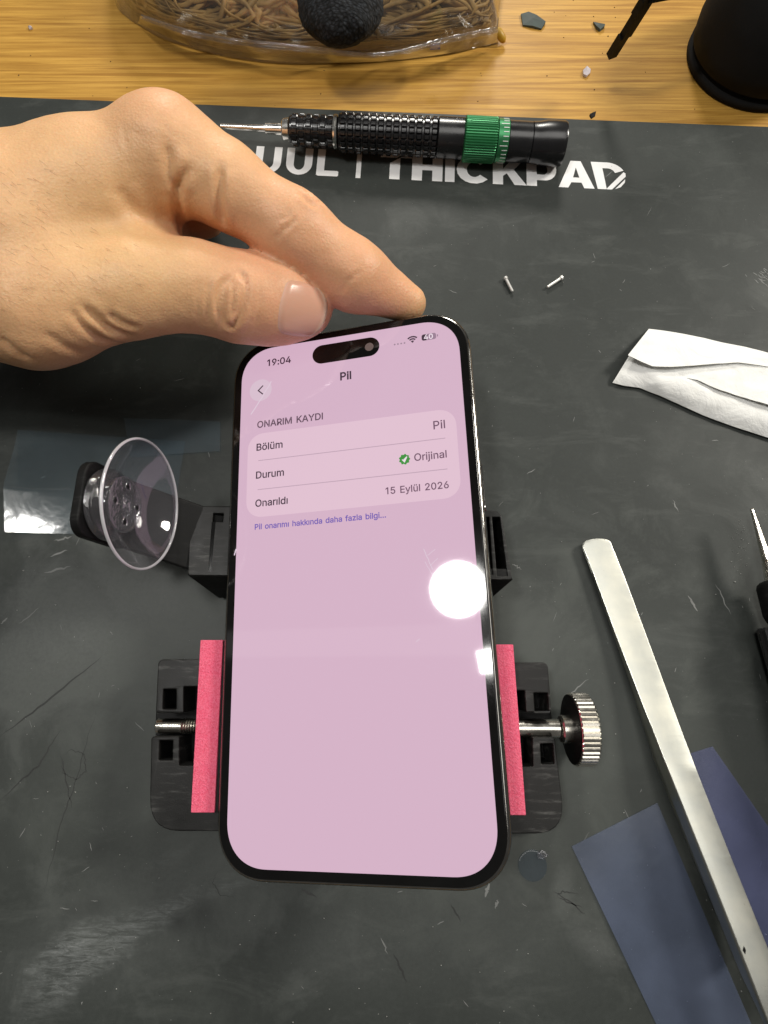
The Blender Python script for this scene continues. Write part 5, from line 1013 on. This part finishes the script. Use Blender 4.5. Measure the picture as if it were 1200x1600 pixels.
# thumb nail: a thin curved plate on the skin
bvh2 = BVHTree.FromPolygons([tuple(p) for p in HV2], [tuple(q) for q in HF])
Lc = resample([(448,436),(438,456),(431,480),(429,502),(433,521)], 25); Rc_ = resample([(489,446),(505,460),(510,482),(502,508),(483,527)], 25)
NS = 26; vs = []; fs = []; fr_ = []
for j in range(25):
    for i in range(NS+1):
        s_, t_ = i/NS, j/24; u = Lc[j][0]*(1-s_) + Rc_[j][0]*s_; v_ = Lc[j][1]*(1-s_) + Rc_[j][1]*s_
        v_ += 3.0*math.sin(math.pi*s_)*(t_-.5)*1.6
        p, n_, _, _ = bvh2.ray_cast(CAM, ray(u, v_))
        if p is None: p, n_ = (bvh2.find_nearest(at(u, v_, 38))[:2])
        e = min(1, min(t_, 1-t_)*9) * min(1, s_*5); vs.append([p, n_, e, s_]); fr_.append(s_)
P_ = np.array([tuple(x[0]) for x in vs]).reshape(25, NS+1, 3)
for _ in range(6):
    Q_ = P_.copy(); Q_[1:-1, 1:-1] = (P_[:-2, 1:-1] + P_[2:, 1:-1] + P_[1:-1, :-2] + P_[1:-1, 2:])/4; P_ = Q_
P_ = P_.reshape(-1, 3); top = [Vector(P_[i]) + x[1]*(.02 + .42*x[2] - .12*(1-x[2])) for i, x in enumerate(vs)]
W_ = NS+1
for j in range(24):
    for i in range(NS): a = j*W_+i; fs.append((a, a+W_, a+W_+1, a+1))
n1 = len(top); low = [p - x[1]*.7 for p, x in zip(top, vs)]
bd = [i for i in range(NS)] + [NS + j*W_ for j in range(24)] + [24*W_ + NS - i for i in range(NS)] + [(24-j)*W_ for j in range(24)]
allv = top + low
for k in range(len(bd)): a, b = bd[k], bd[(k+1) % len(bd)]; fs.append((a, b, b+n1, a+n1))
nail = obj('thumb_nail', allv, fs, None, None, smooth=True); nail.data.materials.clear(); nail.parent = hand
fa = np.array(fr_ + fr_, np.float32); na = nail.data.attributes.new('edge', 'FLOAT', 'POINT'); na.data.foreach_set('value', fa)
t = NT('nail'); a = t.n('ShaderNodeAttribute', attribute_name='edge'); c = t.coords((0, 0, R(-10)), (.2, 3, 1))
col = t.mix(t.ramp(a.outputs['Fac'], .91, .97), (.64, .36, .25), (.74, .53, .38)); col = t.mix(t.ramp(a.outputs['Fac'], .0, .14, .55, 0), col, (.78, .54, .46))
nb = t.bump(t.noise(c, 1, 3), .12, .0002)
mm = t.set(color=col, rough=.27, normal=nb, sss=.25, spec=.5); t.b.inputs['Subsurface Radius'].default_value = (1, .4, .3); t.b.inputs['Subsurface Scale'].default_value = .0015
nail.data.materials.append(mm)
# fine hair on the back of the hand
mb = MB()
for k in range(140):
    u, v_ = random.uniform(-10, 235), random.uniform(225, 500)
    if v_ < 240 + max(0, 120-u)*.1: continue
    if u > 150 and not (380 < v_ < 450): continue
    p, n_, _, _ = bvh2.ray_cast(CAM, ray(u, v_))
    if p is None or n_.dot((CAM-p).normalized()) < .3: continue
    g = Vector((math.cos(R(-28 + random.gauss(0, 14))), math.sin(R(-28 + random.gauss(0, 14))), 0)); g = (g - n_*g.dot(n_)).normalized(); L = random.uniform(1.2, 3.2)
    mb.tube([p, p + g*L*.5 + n_*L*.13, p + g*L + n_*L*.10], [.024, .02, .008], 3, cap=False)
M['hair'] = plastic('dark_hair', (.30, .17, .09), .5, .3, 0)
hr = mb.build('hand_hair', M['hair']); hr.parent = hand; hr['kind'] = 'stuff'
rebase(hand, hb)
for o in (nail, hr): o.data.transform(Matrix.Translation(-Vector(hb)*S))
